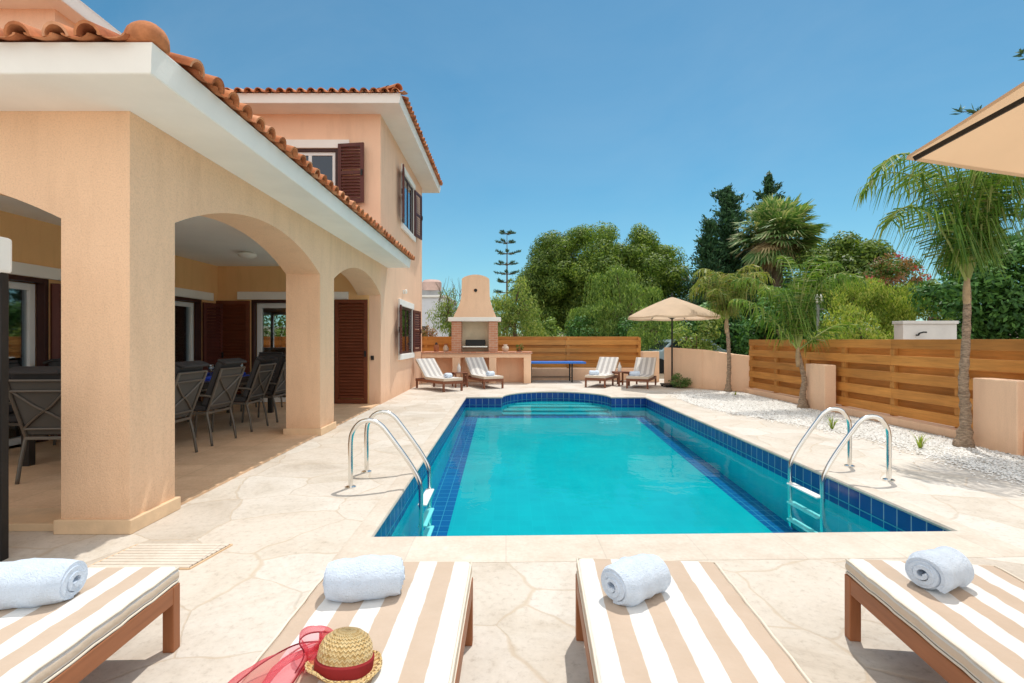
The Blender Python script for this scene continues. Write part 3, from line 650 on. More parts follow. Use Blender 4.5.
# shutters, windows, doors
def shutter(name, Mx, w, h, parent, m, mid=True):
    """leaf in the local x-z plane, hinge at x=0, face +-y"""
    mb=MB(Mx); t=.04; s=.07
    mb.box(0,s,-t/2,t/2,0,h); mb.box(w-s,w,-t/2,t/2,0,h); mb.box(s,w-s,-t/2+.001,t/2-.001,0,s*1.3); mb.box(s,w-s,-t/2+.001,t/2-.001,h-s,h)
    if mid: mb.box(s,w-s,-t/2+.001,t/2-.001,h*.48,h*.48+s)
    z=s*1.3+.02
    while z<h-s-.02:
        if not(mid and h*.48-.03<z<h*.48+s+.0): mb.add([(s,-.019,z),(w-s,-.019,z),(w-s,.017,z+.052),(s,.017,z+.052),(s,-.019,z+.014),(w-s,-.019,z+.014),(w-s,.017,z+.066),(s,.017,z+.066)],[(0,3,2,1),(4,5,6,7),(0,1,5,4),(1,2,6,5),(2,3,7,6),(3,0,4,7)])
        z+=.066
    o=mb.build(name,m,parent)
    hd=MB(Mx); hd.box(w-s*.75,w-s*.25,-t/2-.025,-t/2-.001,h*.45,h*.45+.12); hd.build('latch',M['dark'],o)
    return o
def T3(x,y,z,rz): return Matrix.Translation((x,y,z))@Matrix.Rotation(rz,4,'Z')
def frame_rect(name, axis, c0, c1, u0,u1,z0,z1, w, parent, m, bars=(), sill=True, hz=()):
    mb=MB()
    def bx(a,b_,za,zb):
        if axis=='x': mb.box(c0,c1,a,b_,za,zb)
        else: mb.box(a,b_,c0,c1,za,zb)
    bx(u0,u0+w,z0,z1); bx(u1-w,u1,z0,z1); bx(u0+w,u1-w,z1-w,z1)
    if sill: bx(u0+w,u1-w,z0,z0+w)
    for u in bars: bx(u-w/2,u+w/2,z0+(w if sill else 0),z1-w)
    return mb.build(name,m,parent,bevel=.004)
def pane(parent, axis, c, u0,u1,z0,z1, m):
    mb=MB()
    if axis=='x': mb.box(c-.006,c+.006,u0,u1,z0,z1)
    else: mb.box(u0,u1,c-.006,c+.006,z0,z1)
    return mb.build('pane',m,parent)
def box_part(name,parent,m,*a,bevel=0): return MB().box(*a).build(name,m,parent,bevel=bevel)
# door A and B on the left wall, door C on the back wall
for (u0,u1,z0,z1) in (DA,DB):
    d=frame_rect('door','x',LX-.10,LX+.012,u0,u1,z0,z1,.06,V,M['frame_b'],sill=False)
    frame_rect('sash','x',LX-.19,LX-.11,u0+.06,u1-.06,z0+.01,z1-.07,.085,d,M['frame_w'],bars=((u0+u1)/2,))
    pane(d,'x',LX-.15,u0+.14,u1-.14,z0+.09,z1-.15,M['glass'])
    box_part('lintel',V,M['white'],LX+.002,LX+.05,u0-.2,u1+.2 if u1<8 else u1+.35,z1+.003,z1+.16,bevel=.006)
    shutter('shutter',T3(LX+.03,u1+.02,.05,R(80)),.52,2.05,d,M['shutter'],False)
    if u1<8: shutter('shutter',T3(LX+.04,u1+.02,.05,R(45)),.5,2.05,d,M['shutter'],False)
    shutter('shutter',T3(LX+.06,u0-.02,.05,R(-82)),.6,2.05,d,M['shutter'],False)
d=frame_rect('door','y',FY-.012,FY+.10,*DC[:2],*DC[2:],.055,V,M['frame_b'],sill=False)
frame_rect('sash','y',FY+.11,FY+.19,DC[0]+.06,DC[1]-.06,DC[2]+.01,DC[3]-.06,.1,d,M['frame_w'],bars=(-4.0,))
pane(d,'y',FY+.15,DC[0]+.15,DC[1]-.15,.12,DC[3]-.15,M['glass_clear'])
box_part('lintel',V,M['white'],-5.62,-3.3,FY-.05,FY-.002,2.2,2.36,bevel=.006)
shutter('shutter',T3(DC[0]-.02,FY-.05,.03,PI),.69,2.14,d,M['shutter_h'],False)
shutter('shutter',T3(DC[1]+.02,FY-.07,.03,R(-3)),.68,2.16,d,M['shutter_h'],False)
# side windows
for (u0,u1,z0,z1,lab) in ((WG[0],WG[1],WG[2],WG[3],'lower'),(12.75,14.25,4.28,5.6,'upper')):
    wn=frame_rect('window','x',WX-.06,WX+.008,u0,u1,z0,z1,.06,V,M['frame_b'],bars=((u0+u1)/2,))
    pane(wn,'x',WX-.012,u0+.06,u1-.06,z0+.06,z1-.06,M['glass'])
    sl_=MB(); sl_.box(WX+.002,WX+.06,u0-.16,u1+.16,z0-.14,z0-.003); sl_.build('sill',M['white'],wn,bevel=.006)
    sl_=MB(); sl_.box(WX+.002,WX+.05,u0-.16,u1+.16,z1+.003,z1+.16); sl_.build('lintel',M['white'],wn,bevel=.006)
    for (ua,ub) in ((u0-.16,u0-.002),(u1+.002,u1+.16)): MB().box(WX+.002,WX+.03,ua,ub,z0,z1).build('surround',M['white'],wn)
    shutter('shutter',T3(WX+.055,u0-.01,z0+.02,R(-80)),.62,z1-z0-.04,wn,M['shutter'])
    shutter('shutter',T3(WX+.055,u1+.01,z0+.02,R(83)),.66,z1-z0-.04,wn,M['shutter'])
wn=frame_rect('window','y',FY-.015,FY+.10,*WU[:2],*WU[2:],.06,V,M['frame_b'])
sh=MB()
frame_rect('sash','y',FY+.02,FY+.09,-4.79,-3.58,4.32,5.3,.07,wn,M['frame_w'],bars=(-4.12,))
pane(wn,'y',FY+.05,-4.72,-3.65,4.39,5.23,M['glass_up'])
sl_=MB(); sl_.box(-5.0,-3.28,FY-.05,FY-.002,5.365,5.54); sl_.build('lintel',M['white'],wn,bevel=.006)
shutter('shutter',T3(-3.5,FY-.06,4.2,R(-8)),.56,1.24,wn,M['shutter'])
shutter('shutter',T3(-4.87,FY-.06,4.2,PI+R(4)),.56,1.24,wn,M['shutter'])
wn=frame_rect('window','y',BY-.18,BY-.08,*WB[:2],*WB[2:],.07,V,M['frame_w'],bars=(-7.25,))
pane(wn,'y',BY-.13,WB[0]+.07,WB[1]-.07,WB[2]+.07,WB[3]-.07,M['glass_clear'])
# socket on the back wall
box_part('socket',V,M['dark'],-2.83,-2.77,FY-.03,FY-.002,.93,1.02)
# curtains inside the glass doors
def curtain(x,y0,y1,z0,z1,label):
    mb=MB(); k=60; vs=[]; fs=[]
    for i in range(k+1):
        y=y0+(y1-y0)*i/k; xx=x+.035*math.sin(i*.95)+.012*math.sin(i*2.3)
        for j in range(2): vs.append((xx+.01*j*math.sin(i),y,z0 if j==0 else z1))
    for i in range(k): fs.append((2*i,2*i+2,2*i+3,2*i+1))
    mb.add(vs,fs); o=mb.build('curtain',M['curtain'],smooth=True,fix=False); sd=o.modifiers.new('thick','SOLIDIFY'); sd.thickness=.006
    tag(o,label,'curtain')
curtain(LX-.34,6.40,6.85,.1,2.1,'pale gathered curtain behind the glass door seen through the front arch')
curtain(LX-.34,9.6,10.25,.1,2.1,'pale gathered curtain behind the glass door at the dining end of the veranda')
curtain(WX-.12,12.5,14.0,1.03,2.18,'pale curtain inside the lower shuttered side window')
curtain(WX-.12,12.8,14.2,4.3,5.58,'pale curtain inside the upper shuttered side window')
# lamps
l=empty('ceiling_lamp',(-4.56,8.9,2.9),0,'round opal ceiling lamp on the white veranda ceiling','ceiling lamp')
MB().lathe([(.10,0),(.10,-.03),(.09,-.035)],(0,0,-.001),20).build('base',M['steel'],l,smooth='angle')
MB().lathe([(.15,-.03),(.155,-.05),(.14,-.08),(.09,-.105),(.01,-.115)],(0,0,0),24).build('shade',M['lampshade'],l,smooth=True)
l=empty('wall_lamp',(WX,12.9,2.58),0,'small white lamp on the side wall above the lower shuttered window','wall lamp')
MB().box(.001,.03,-.04,.04,-.05,.05).build('backplate',M['frame_w'],l,bevel=.004)
MB().lathe([(.03,-.05),(.035,-.045),(.04,0),(.035,.05),(.02,.06)],(.07,0,0),14).build('shade',M['lampshade'],l,smooth=True)
# living-room sideboard glimpsed through the open door
sb=empty('kitchen_counter',(-5.9,13.6,0),0,'dark counter inside the room behind the open door','counter')
MB().box(-2.2,.6,-.3,.3,.02,.86).build('cabinet',M['tabletop'],sb,bevel=.005); MB().box(-2.25,.65,-.33,.33,.863,.9).build('worktop',M['iron'],sb,bevel=.005)
# ------------------------------------------------------------------ fences and garden walls
def stucco_wall(name, boxes, label, cat, m=None, bev=.012):
    mb=MB()
    for b_ in boxes: mb.box(*b_)
    return tag(mb.build(name, m or M['stucco_gw'], bevel=bev), label, cat)
M['stucco_gw']=stucco('stucco_garden',(.91,.62,.42),.25)
fc=empty('wooden_fence',(4.5,17,0),0,'honey brown horizontal plank fence at the far end of the garden behind the barbecue','fence')
fc.location=(0,0,0)
pk=MB(); z=.42
row=0
while z<1.44:
    h=.15 if z+.15<1.47 else 1.47-z
    y0=17.0 if row%2==0 else 17.09
    x=-10
    while x<4.5:
        x2=min(4.5,x+2.4); pk.box(x+.002,x2-.002,y0,y0+.024,z,z+h); x=x2
    z+=.128; row+=1
pk.build('plank_panel',M['fence'],fc,bevel=.004)
x=-9.9
while x<4.6:
    MB().box(x-.045,x+.045,17.026,17.088,.4,1.44).build('post',M['fence_post'],fc); x+=2.4
stucco_wall('garden_wall',[(-10,4.52,16.99,17.2,0,.4)],'low apricot wall under the far plank fence','garden wall')
sf=empty('wooden_fence',(0,0,0),0,'honey brown horizontal plank fence along the pebble border on the right','fence')
pk=MB(); z=.14; row=0
while z<1.33:
    h=.155
    if z+h>1.36: h=1.36-z
    x0=6.25 if row%2==0 else 6.35
    y=3.4
    while y<13.0:
        y2=min(13.02,y+2.4); pk.box(x0,x0+.024,y+.002,y2-.002,z,z+h); y=y2
    z+=.134; row+=1
pk.build('plank_panel',M['fence_y'],sf,bevel=.004)
y=3.45
while y<13.1:
    MB().box(6.276,6.348,y-.045,y+.045,.12,1.35).build('post',M['fence_post'],sf); y+=1.19
stucco_wall('garden_wall',[(6.13,6.36,3.0,13.03,0,.12)],'very low apricot kerb wall under the side plank fence','garden wall')
stucco_wall('garden_pillar',[(5.96,6.18,9.45,10.05,0,.88)],'short apricot pillar in front of the side fence beside the slanting palm','pillar')
stucco_wall('garden_pillar',[(5.93,6.18,5.86,6.42,0,.87),(6.0,6.18,5.2,5.86,0,.3)],'short apricot pillar in front of the side fence at the right edge of the photo','pillar')
cw=MB(); pts=[(4.69,15.0,1.13),(5.42,13.95,1.08),(5.95,13.35,.98),(6.36,13.05,.93)]
for (a,b_) in zip(pts,pts[1:]):
    A=Vector((a[0],a[1])); B=Vector((b_[0],b_[1])); nn=Vector((-(B-A).y,(B-A).x)).normalized()*.2
    if nn.y<0: nn=-nn
    q=[A,B,B+nn,A+nn]; cw.add([(p.x,p.y,0) for p in q]+[(q[0].x,q[0].y,a[2]),(q[1].x,q[1].y,b_[2]),(q[2].x,q[2].y,b_[2]),(q[3].x,q[3].y,a[2])],[(0,3,2,1),(4,5,6,7),(0,1,5,4),(1,2,6,5),(2,3,7,6),(3,0,4,7)])
tag(cw.build('garden_wall',M['stucco_gw'],bevel=.012),'apricot wall curving behind the parasol towards the side fence','garden wall')
stucco_wall('garden_pillar',[(4.42,4.95,16.3,16.6,0,.98)],'square apricot gate pillar just right of the far fence','pillar')
# ------------------------------------------------------------------ barbecue
BQ=empty('barbecue',(-.95,15.7,0),0,'built-in apricot barbecue with tall curved chimney hood, brick pillars and long counter','barbecue')
ox,oy=-.95,15.7
def P(mb,name,m,par=BQ,**k):
    o=mb.build(name,m,par,**k); return o
def lb(mb,x0,x1,y0,y1,z0,z1): return mb.box(x0-ox,x1-ox,y0-oy,y1-oy,z0,z1)
c=MB()
for (x0,x1) in ((-2.62,-2.5),(-1.67,-1.42),(-.53,-.30),(.55,.78)): lb(c,x0,x1,15.7,16.4,0,.8)
lb(c,-2.62,.78,16.28,16.4,.001,.799); lb(c,-2.62,.78,15.7,16.4,.8,.92)
P(c,'counter',M['stucco_gw'],bevel=.008)
c=MB(); lb(c,-2.625,.82,15.66,16.42,.922,.985); P(c,'worktop',M['brick'],bevel=.01)
for (x0,x1) in ((-1.70,-1.40),(-.54,-.26)):
    c=MB(); lb(c,x0,x1,15.75,16.3,.986,1.93); P(c,'brick_pillar',M['brick'],bevel=.006)
M['fireback']=mat('firebox_cream',(.66,.56,.4),.85,.1,4)
c=MB(); lb(c,-1.399,-.541,16.15,16.3,.986,1.93); P(c,'firebox_back',M['fireback'])
c=MB(); lb(c,-1.80,-.16,15.66,16.34,1.932,2.06); P(c,'mantel',M['white'],bevel=.012)
def hood():
    st=[(2.062,-1.64,-.30,15.72),(2.16,-1.60,-.34,15.735),(2.3,-1.53,-.40,15.77),(2.45,-1.47,-.455,15.81),(2.6,-1.425,-.50,15.84),(2.8,-1.40,-.525,15.87),(3.1,-1.395,-.53,15.885),(3.28,-1.39,-.535,15.89)]
    vs=[];fs=[]
    for (z,x0,x1,y0) in st: vs+=[(x0-ox,y0-oy,z),(x1-ox,y0-oy,z),(x1-ox,16.3-oy,z),(x0-ox,16.3-oy,z)]
    for i in range(len(st)-1):
        for j in range(4): j2=(j+1)%4; fs.append((i*4+j,i*4+j2,i*4+4+j2,i*4+4+j))
    fs.append((3,2,1,0)); mb=MB(); k=len(st)-1
    # arched top
    n0=len(vs); x0,x1,y0=st[-1][1:]; na=10
    for i in range(1,na):
        t=i/na; x=x0+(x1-x0)*t; z=3.28+.13*math.sin(PI*t)**.7; vs+=[(x-ox,y0-oy,z),(x-ox,16.3-oy,z)]
    fr=[k*4]+[n0+2*i for i in range(na-1)]+[k*4+1]; bk=[k*4+3]+[n0+2*i+1 for i in range(na-1)]+[k*4+2]
    for i in range(na): fs.append((fr[i],fr[i+1],bk[i+1],bk[i]))
    fs.append(tuple(fr)); fs.append(tuple(bk[::-1])); mb.add(vs,fs); return mb
hd=hood().build('hood',M['stucco_gw'],BQ,smooth='angle')
c=MB(); c.tube([(-.955-ox,15.85-oy,2.91),(-.955-ox,15.97-oy,2.91)],.052,18); c.build('vent',M['dark'],hd)
c=MB(); c.tube([(-.955-ox+.06*math.cos(t*PI/12),15.872-oy,2.91+.06*math.sin(t*PI/12)) for t in range(25)],.010,6); c.build('vent_rim',M['stucco_gw'],hd,smooth=True)
c=MB(); lb(c,-1.28,-.66,15.95,16.12,1.18,1.36); P(c,'grill_box',M['dark'],bevel=.01)
c=MB(); lb(c,-1.36,-.58,15.76,16.14,1.12,1.16); P(c,'grill_tray',M['steel'],bevel=.006)
# pots on the counter
def lathe_thing(name,x,y,z,parts,label,cat,group=None,rz=0):
    e=empty(name,(x,y,z),rz,label,cat,group)
    for (pn,prof,m) in parts: MB().lathe(prof,(0,0,0),18).build(pn,m,e,smooth='angle')
    return e
lathe_thing('lantern',-2.2,15.95,.986,[('body',[(.07,0),(.08,.02),(.085,.16),(.06,.2),(.062,.22)],M['pot']),('cap',[(.05,.221),(.04,.25),(.015,.29)],M['dark'])],'squat brown lantern nearest the house on the barbecue counter','lantern')
lathe_thing('jug',-1.9,15.95,.986,[('body',[(.05,0),(.085,.03),(.095,.09),(.07,.15),(.045,.18),(.055,.21)],M['vase']),('neck',[(.05,.211),(.06,.235),(.062,.25)],M['pot'])],'brown jug just left of the brick barbecue pillar','jug')
lathe_thing('vase',-.02,15.95,.986,[('body',[(.06,0),(.10,.04),(.115,.1),(.09,.16),(.05,.19)],M['vase']),('rim',[(.05,.191),(.065,.21),(.07,.22)],M['white'])],'cream round vase just right of the brick barbecue pillar','vase')
pp=lathe_thing('potted_plant',.42,15.95,.986,[('pot',[(.05,0),(.07,.09),(.075,.1)],M['pot'])],'small reddish potted plant at the right end of the barbecue counter','plant')
# ------------------------------------------------------------------ sun loungers
def sweep(mb, st, w, t, r=.026):
    """rounded rectangular section swept along stations (y,z,angle) in the local y-z plane"""
    sec=[]
    for (cx,cz,a0) in ((w/2-r,t/2-r,0),(-(w/2-r),t/2-r,90),(-(w/2-r),-(t/2-r),180),(w/2-r,-(t/2-r),270)):
        for k in range(4): a=R(a0+30*k); sec.append((cx+r*math.cos(a),cz+r*math.sin(a)))
    k=len(sec); vs=[];fs=[]
    m=len(st)
    for i,(y,z,a,s) in enumerate(st):
        for (x,q) in sec: vs.append((x*s,y-q*s*math.sin(a),z+q*s*math.cos(a)))
    for i in range(m-1):
        for j in range(k): j2=(j+1)%k; fs.append((i*k+j,i*k+j2,(i+1)*k+j2,(i+1)*k+j))
    fs.append(tuple(range(k))); fs.append(tuple((m-1)*k+j for j in range(k-1,-1,-1))); mb.add(vs,fs); return mb
def make_lounger(name,w,Lf,yp,ang,mattress,teak,teakz,label,group,zt=.348):
    """origin on the ground; foot end at y=0, head towards -y; backrest pivots at y=yp and rises by ang"""
    e=empty(name,(0,0,0),0,label,'sun lounger',group); zr=zt-.065
    f=MB(); yb=-Lf
    for s in (-1,1): f.box(s*w/2-.022 if s>0 else -w/2,s*w/2 if s>0 else -w/2+.022,yb,0,zr-.075,zr)
    f.box(-w/2+.023,w/2-.023,-.022,0,zr-.075,zr); f.box(-w/2+.023,w/2-.023,yb,yb+.03,zr-.075,zr)
    y=-.07
    while y>yp+.05: f.box(-w/2+.024,w/2-.024,y-.05,y,zr-.022,zr-.004); y-=.075
    f.build('frame',teak,e,bevel=.004)
    for s in (-1,1):
        for yy in (0.001,yb+.07): 
            MB().box(s*(w/2-.022)-.024,s*(w/2-.022)+.024,yy-.048,yy,0,zr+.001).build('leg',teakz,e,bevel=.004)
    Lb=1.93-abs(yp) if Lf>1.6 else .72
    c,s_=math.cos(ang),math.sin(ang); bf=MB()
    for sx in (-1,1): bf.bar((sx*(w/2-.06),yp,zr-.02),(sx*(w/2-.06),yp-Lb*c,zr-.02+Lb*s_),.03,.035)
    q=.08
    while q<Lb-.02: bf.bar((-w/2+.03,yp-q*c,zr-.01+q*s_),(w/2-.03,yp-q*c,zr-.01+q*s_),.05,.014,(0,s_,c)); q+=.08
    bf.build('backrest_frame',teak,e,bevel=.003)
    t=.066; st=[(.006,zr+t/2+.003,0,.97)]
    st.append((.0,zr+t/2+.003,0,1))
    k=10
    k=22
    for i in range(1,k+1): st.append((yp*.93*i/k,zr+t/2+.003+.0018*math.sin(i*1.3)+.001*math.sin(i*2.9),0,1-.0012*(1+math.sin(i*1.1))))
    for i in range(1,7):
        a=ang*i/6; y=yp*.93-.02*i; st.append((yp*.93-.02*i,zr+t/2+.003+.02*6*(i/6)**2*math.sin(ang)*.5,-a,1))
    y0,z0=st[-1][0],st[-1][1]
    for i in range(1,7): q=(Lb-.05)*i/6; st.append((y0-q*c,z0+q*s_,-ang,1))
    mt=sweep(MB(),st,w-.004,t).build('mattress',mattress,e,smooth='angle')
    pp_=MB()
    for sx in (-1,1):
        for dz in (-1,1):
            pp_.tube([(sx*(w/2-.006),p[0]+dz*(t/2-.004)*math.sin(-p[2])*1.0,p[1]+dz*(t/2-.004)*math.cos(p[2])) for p in st[1:]],.005,5)
    for dz in (-1,1): pp_.tube([(-w/2+.006,.002,st[1][1]+dz*(t/2-.004)),(w/2-.006,.002,st[1][1]+dz*(t/2-.004))],.005,5)
    pp_.build('piping',M['piping'],mt,smooth=True)
    return e
G1='striped loungers in the foreground'
near=[(-1.75,2.215,R(1.5),'stripe_b','teak framed lounger at the left edge with a rolled blue towel lying along its end'),
 (-.464,2.275,R(-.5),'stripe_b','lounger with beige and white stripes carrying the straw hat and red scarf'),
 (.633,2.29,R(-3.6),'stripe_a','striped lounger with only a towel on it, just right of the hat lounger'),
 (1.86,2.27,R(-7),'stripe_a','lounger at the right edge whose teak leg and side rail show in full')]
for i,(x,y,rz,ms,lab) in enumerate(near):
    e=make_lounger('sun_lounger',.628,1.9,-1.02,R(24),M[ms],M['teak'],M['teak_z'],lab,G1); e.location=(x,y,0); e.rotation_euler=(0,0,rz)
G2='loungers with raised backs at the far end of the pool'
far0=make_lounger('sun_lounger',.60,1.5,-.95,R(42),M['stripe_far'],M['teak_red'],M['teak_red'],'x',G2,.34)
def face(dx,dy): return math.atan2(-dx,dy)   # local +y (foot) towards (dx,dy)
fl=[((-1.385,13.25),(.62,-.78),'raised-back lounger nearest the house wall in front of the barbecue'),
 ((-.34,13.97),(.42,-.907),'raised-back lounger in front of the barbecue hood, second from the house'),
 ((2.52,14.3),(-.45,-.89),'raised-back lounger in front of the far fence beside the blue table'),
 ((3.62,13.95),(-.42,-.9),'raised-back lounger beside the standing parasol')]
for i,((x,y),(dx,dy),lab) in enumerate(fl):
    e=far0 if i==0 else copy_tree(far0)
    put(e,(x,y,0),face(dx,dy),lab)
# rolled towels
def make_towel(Ln,r,seed,name='rolled_towel'):
    rr=random.Random(seed); pts=[]; turns=3.2; k=90
    for i in range(k+1):
        t=i/k; a=t*turns*2*PI; rad=.014+(r-.012-.014)*t**.92; pts.append((rad*math.cos(a),rad*math.sin(a)*.93))
    # outline of a thick spiral band
    th=(r-.02)/turns*.5*.82; o1=[];o2=[]
    for i,(x,z) in enumerate(pts):
        a=Vector(pts[max(i-1,0)]); b_=Vector(pts[min(i+1,k)]); d=(b_-a).normalized(); nn=Vector((d.y,-d.x)); p=Vector((x,z)); o1.append(p+nn*th); o2.append(p-nn*th)
    end=[pts[-1][0]-0,pts[-1][1]]
    loop=o1+o2[::-1]; m=len(loop); ns=14; vs=[];fs=[]
    for j in range(ns+1):
        u=j/ns; x=-Ln/2+Ln*u; e=min(u,1-u); sc_=1-.16*math.exp(-e*16)
        for i,p in enumerate(loop):
            w=1+.05*math.sin(u*7+i*.11+seed)+.03*math.sin(u*17+i*.27+seed*2)+.018*math.sin(u*31+i*.61)
            tele=.018*(1-(min(i,2*k+1-i)/k)) if True else 0
            xx=x+(tele if u>.5 else -tele)*(.6 if 0<j<ns else 1)*(1 if e<.08 else 0)
            vs.append((xx,p.x*sc_*w,p.y*sc_*w))
    for j in range(ns):
        for i in range(m): i2=(i+1)%m; fs.append((j*m+i,j*m+i2,(j+1)*m+i2,(j+1)*m+i))
    # end caps as a strip between both sides of the band
    for j in (0,ns):
        for i in range(k): q=(j*m+i,j*m+i+1,j*m+m-2-i,j*m+m-1-i); fs.append(q if j else q[::-1])
    rx=R(200 if seed!=4 else 150); ca,sa=math.cos(rx),math.sin(rx); v2=[]
    for (x,y,z) in vs:
        Y,Z=y*ca-z*sa,y*sa+z*ca; fl_=-.74*r
        if Z<fl_: Z=fl_+(Z-fl_)*.12; Y*=1.05
        v2.append((x+.06*Y*math.sin(seed*1.7),Y*1.04,Z))
    mb=MB(); mb.add(v2,fs); return mb.build(name,M['towel'],smooth='angle')
tw=[(-1.90,1.925,.350,.46,.095,R(7),1,'long rolled pale blue towel at the left edge of the photo'),
 (-.555,1.985,.350,.275,.09,R(9),2,'rolled pale blue towel lying behind the straw hat'),
 (.505,1.98,.350,.235,.09,R(33),3,'rolled pale blue towel on the second lounger from the right, its coiled end turned left'),
 (1.755,2.055,.350,.20,.089,R(24),4,'short rolled pale blue towel on the right lounger, its spiral end facing the viewer')]
for (x,y,z,Ln,r,rz,sd,lab) in tw:
    o=make_towel(Ln,r,sd); o.location=(x,y,z+r*.77); o.rotation_euler=(0,0,rz); tag(o,lab,'towel','rolled towels on the near loungers')
def far_towel(i,q,side,lab):
    (x,y),(dx,dy),_=fl[i]; d=Vector((dx,dy)).normalized(); w=Vector((-d.y,d.x)); p=Vector((x,y))-d*q+w*side
    o=make_towel(.26,.085,10+i); o.location=(p.x,p.y,.336+.066); o.rotation_euler=(0,0,math.atan2(w.y,w.x)+.5); tag(o,lab,'towel','rolled towels on the far loungers')
far_towel(0,.3,.02,'small rolled towel on the lounger nearest the house wall')
far_towel(1,.3,.02,'small rolled towel on the lounger below the barbecue hood')
far_towel(2,.3,-.12,'small rolled towel on the lounger beside the blue table')
far_towel(3,.3,-.12,'small rolled towel on the lounger beside the standing parasol')
# ------------------------------------------------------------------ straw hat and scarf
H=empty('straw_hat',(-.488,1.515,.354),0,'straw hat with a red band lying on the striped lounger','hat')
H.rotation_euler=(R(-9),R(7),R(20)); H.scale=(.92,.92,.92)
cr=[(.084,.0),(.088,.025),(.088,.055),(.084,.082),(.072,.104),(.05,.119),(.024,.127),(.001,.128)]
MB().lathe(cr,(0,0,0),40).build('crown',M['straw'],H,smooth=True)
MB().lathe([(.089,.006),(.0925,.01),(.0945,.045),(.090,.05)],(0,0,0),40).build('band',M['redband'],H,smooth='angle')
br=MB(); k=64; vs=[];fs=[]; rad=[.085,.093,.101,.111,.119,.122]
for i,r in enumerate(rad):
    for j in range(k):
        a=2*PI*j/k; u=i/(len(rad)-1); vs.append((r*math.cos(a),r*math.sin(a),.004+u*(.012*math.sin(a*2+.6)+.018)+.004*math.sin(a*7)*u))
for i in range(len(rad)-1):
    for j in range(k): j2=(j+1)%k; fs.append((i*k+j,i*k+j2,(i+1)*k+j2,(i+1)*k+j))
br.add(vs,fs); b_=br.build('brim',M['straw'],H,smooth=True); sd=b_.modifiers.new('thick','SOLIDIFY'); sd.thickness=.006
SC=empty('red_scarf',(-.64,1.59,.350),0,'sheer red scarf crumpled on the lounger beside the straw hat','scarf'); SC.scale=(.85,.85,.9); SC.location=(-.62,1.575,.350)
def scarf_surface(path, wid, seed, lift):
    C=curve(path,9); nu=len(C); nv=18; vs=[];fs=[]; rr=random.Random(seed); ph=[rr.uniform(0,6.28) for _ in range(5)]
    for i,p in enumerate(C):
        t=i/(nu-1); d=(C[min(i+1,nu-1)]-C[max(i-1,0)]).normalized(); sd=d.cross(Vector((0,0,1))).normalized(); w=wid(t)
        for j in range(nv):
            v=j/(nv-1)*2-1; z=lift(t)*(.5+.5*math.sin(v*5.2+ph[0]+t*3))*(1-.3*abs(v))+.012*math.sin(v*13+ph[1]+t*8)+.013
            q=p+sd*(v*w+.015*math.sin(t*9+v*4+ph[2]))+Vector((0,0,max(.004,z))); vs.append(q)
    for i in range(nu-1):
        for j in range(nv-1): fs.append((i*nv+j,i*nv+j+1,(i+1)*nv+j+1,(i+1)*nv+j))
    return vs,fs,nu,nv
for n_,(path,wid,sd_,lf) in enumerate([([(.07,.06,0),(.02,.02,0),(-.03,-.04,0),(-.07,-.12,0),(-.10,-.24,0)],lambda t:.025+.06*t,3,lambda t:.03+.025*t),
        ([(.11,.07,0),(.05,.07,.01),(.01,.03,.02),(.03,-.03,.015),(.02,-.08,0)],lambda t:.02+.03*math.sin(PI*t),9,lambda t:.04*math.sin(PI*t)+.012)]):
    vs,fs,nu,nv=scarf_surface(path,wid,sd_,lf); mb=MB(); mb.add(vs,fs); o=mb.build('cloth',M['scarf'],SC,smooth=True,fix=False)
    hm=MB(); hm.tube([vs[i*nv] for i in range(nu)],.0028,5); hm.tube([vs[i*nv+nv-1] for i in range(nu)],.0028,5); hm.tube([vs[j] for j in range(nv)],.0028,5); hm.build('hem',M['scarfhem'],o,smooth=True)
# ------------------------------------------------------------------ pool ladders
def make_ladder(label):
    e=empty('pool_ladder',(0,0,0),0,label,'pool ladder','steel pool ladders')
    for s in (-1,1):
        y=s*.27; pts=curve([(-.58,y,.0),(-.58,y,.2),(-.58,y,.42),(-.555,y,.52),(-.49,y,.595),(-.40,y,.612),(-.31,y,.575),(-.22,y,.47),(-.06,y,.25),(.03,y,.10),(.06,y,.0),(.065,y,-.15),(.065,y,-.45),(.055,y,-.62),(.02,y,-.66),(-.0,y,-.665)],6)
        rl=MB().tube(pts,.0215,14).build('rail',M['steel'],e,smooth='angle')
        MB().lathe([(.05,.0),(.05,.008),(.03,.016),(.024,.018)],(-.58,y,.001),20).build('flange',M['steel'],rl,smooth='angle')
    for z in (-.165,-.36,-.54):
        MB().box(.03,.115,-.25,.25,z-.02,z).build('tread',M['plastic_w'],e,bevel=.006)
    return e
l1=make_ladder('curved steel pool ladder on the left side of the pool beside the arcade'); put(l1,(-.845,4.9,0),R(.3))
l2=copy_tree(l1); put(l2,(3.10,5.12,0),PI+R(1.1),'curved steel pool ladder on the right side of the pool beside the pebbles')
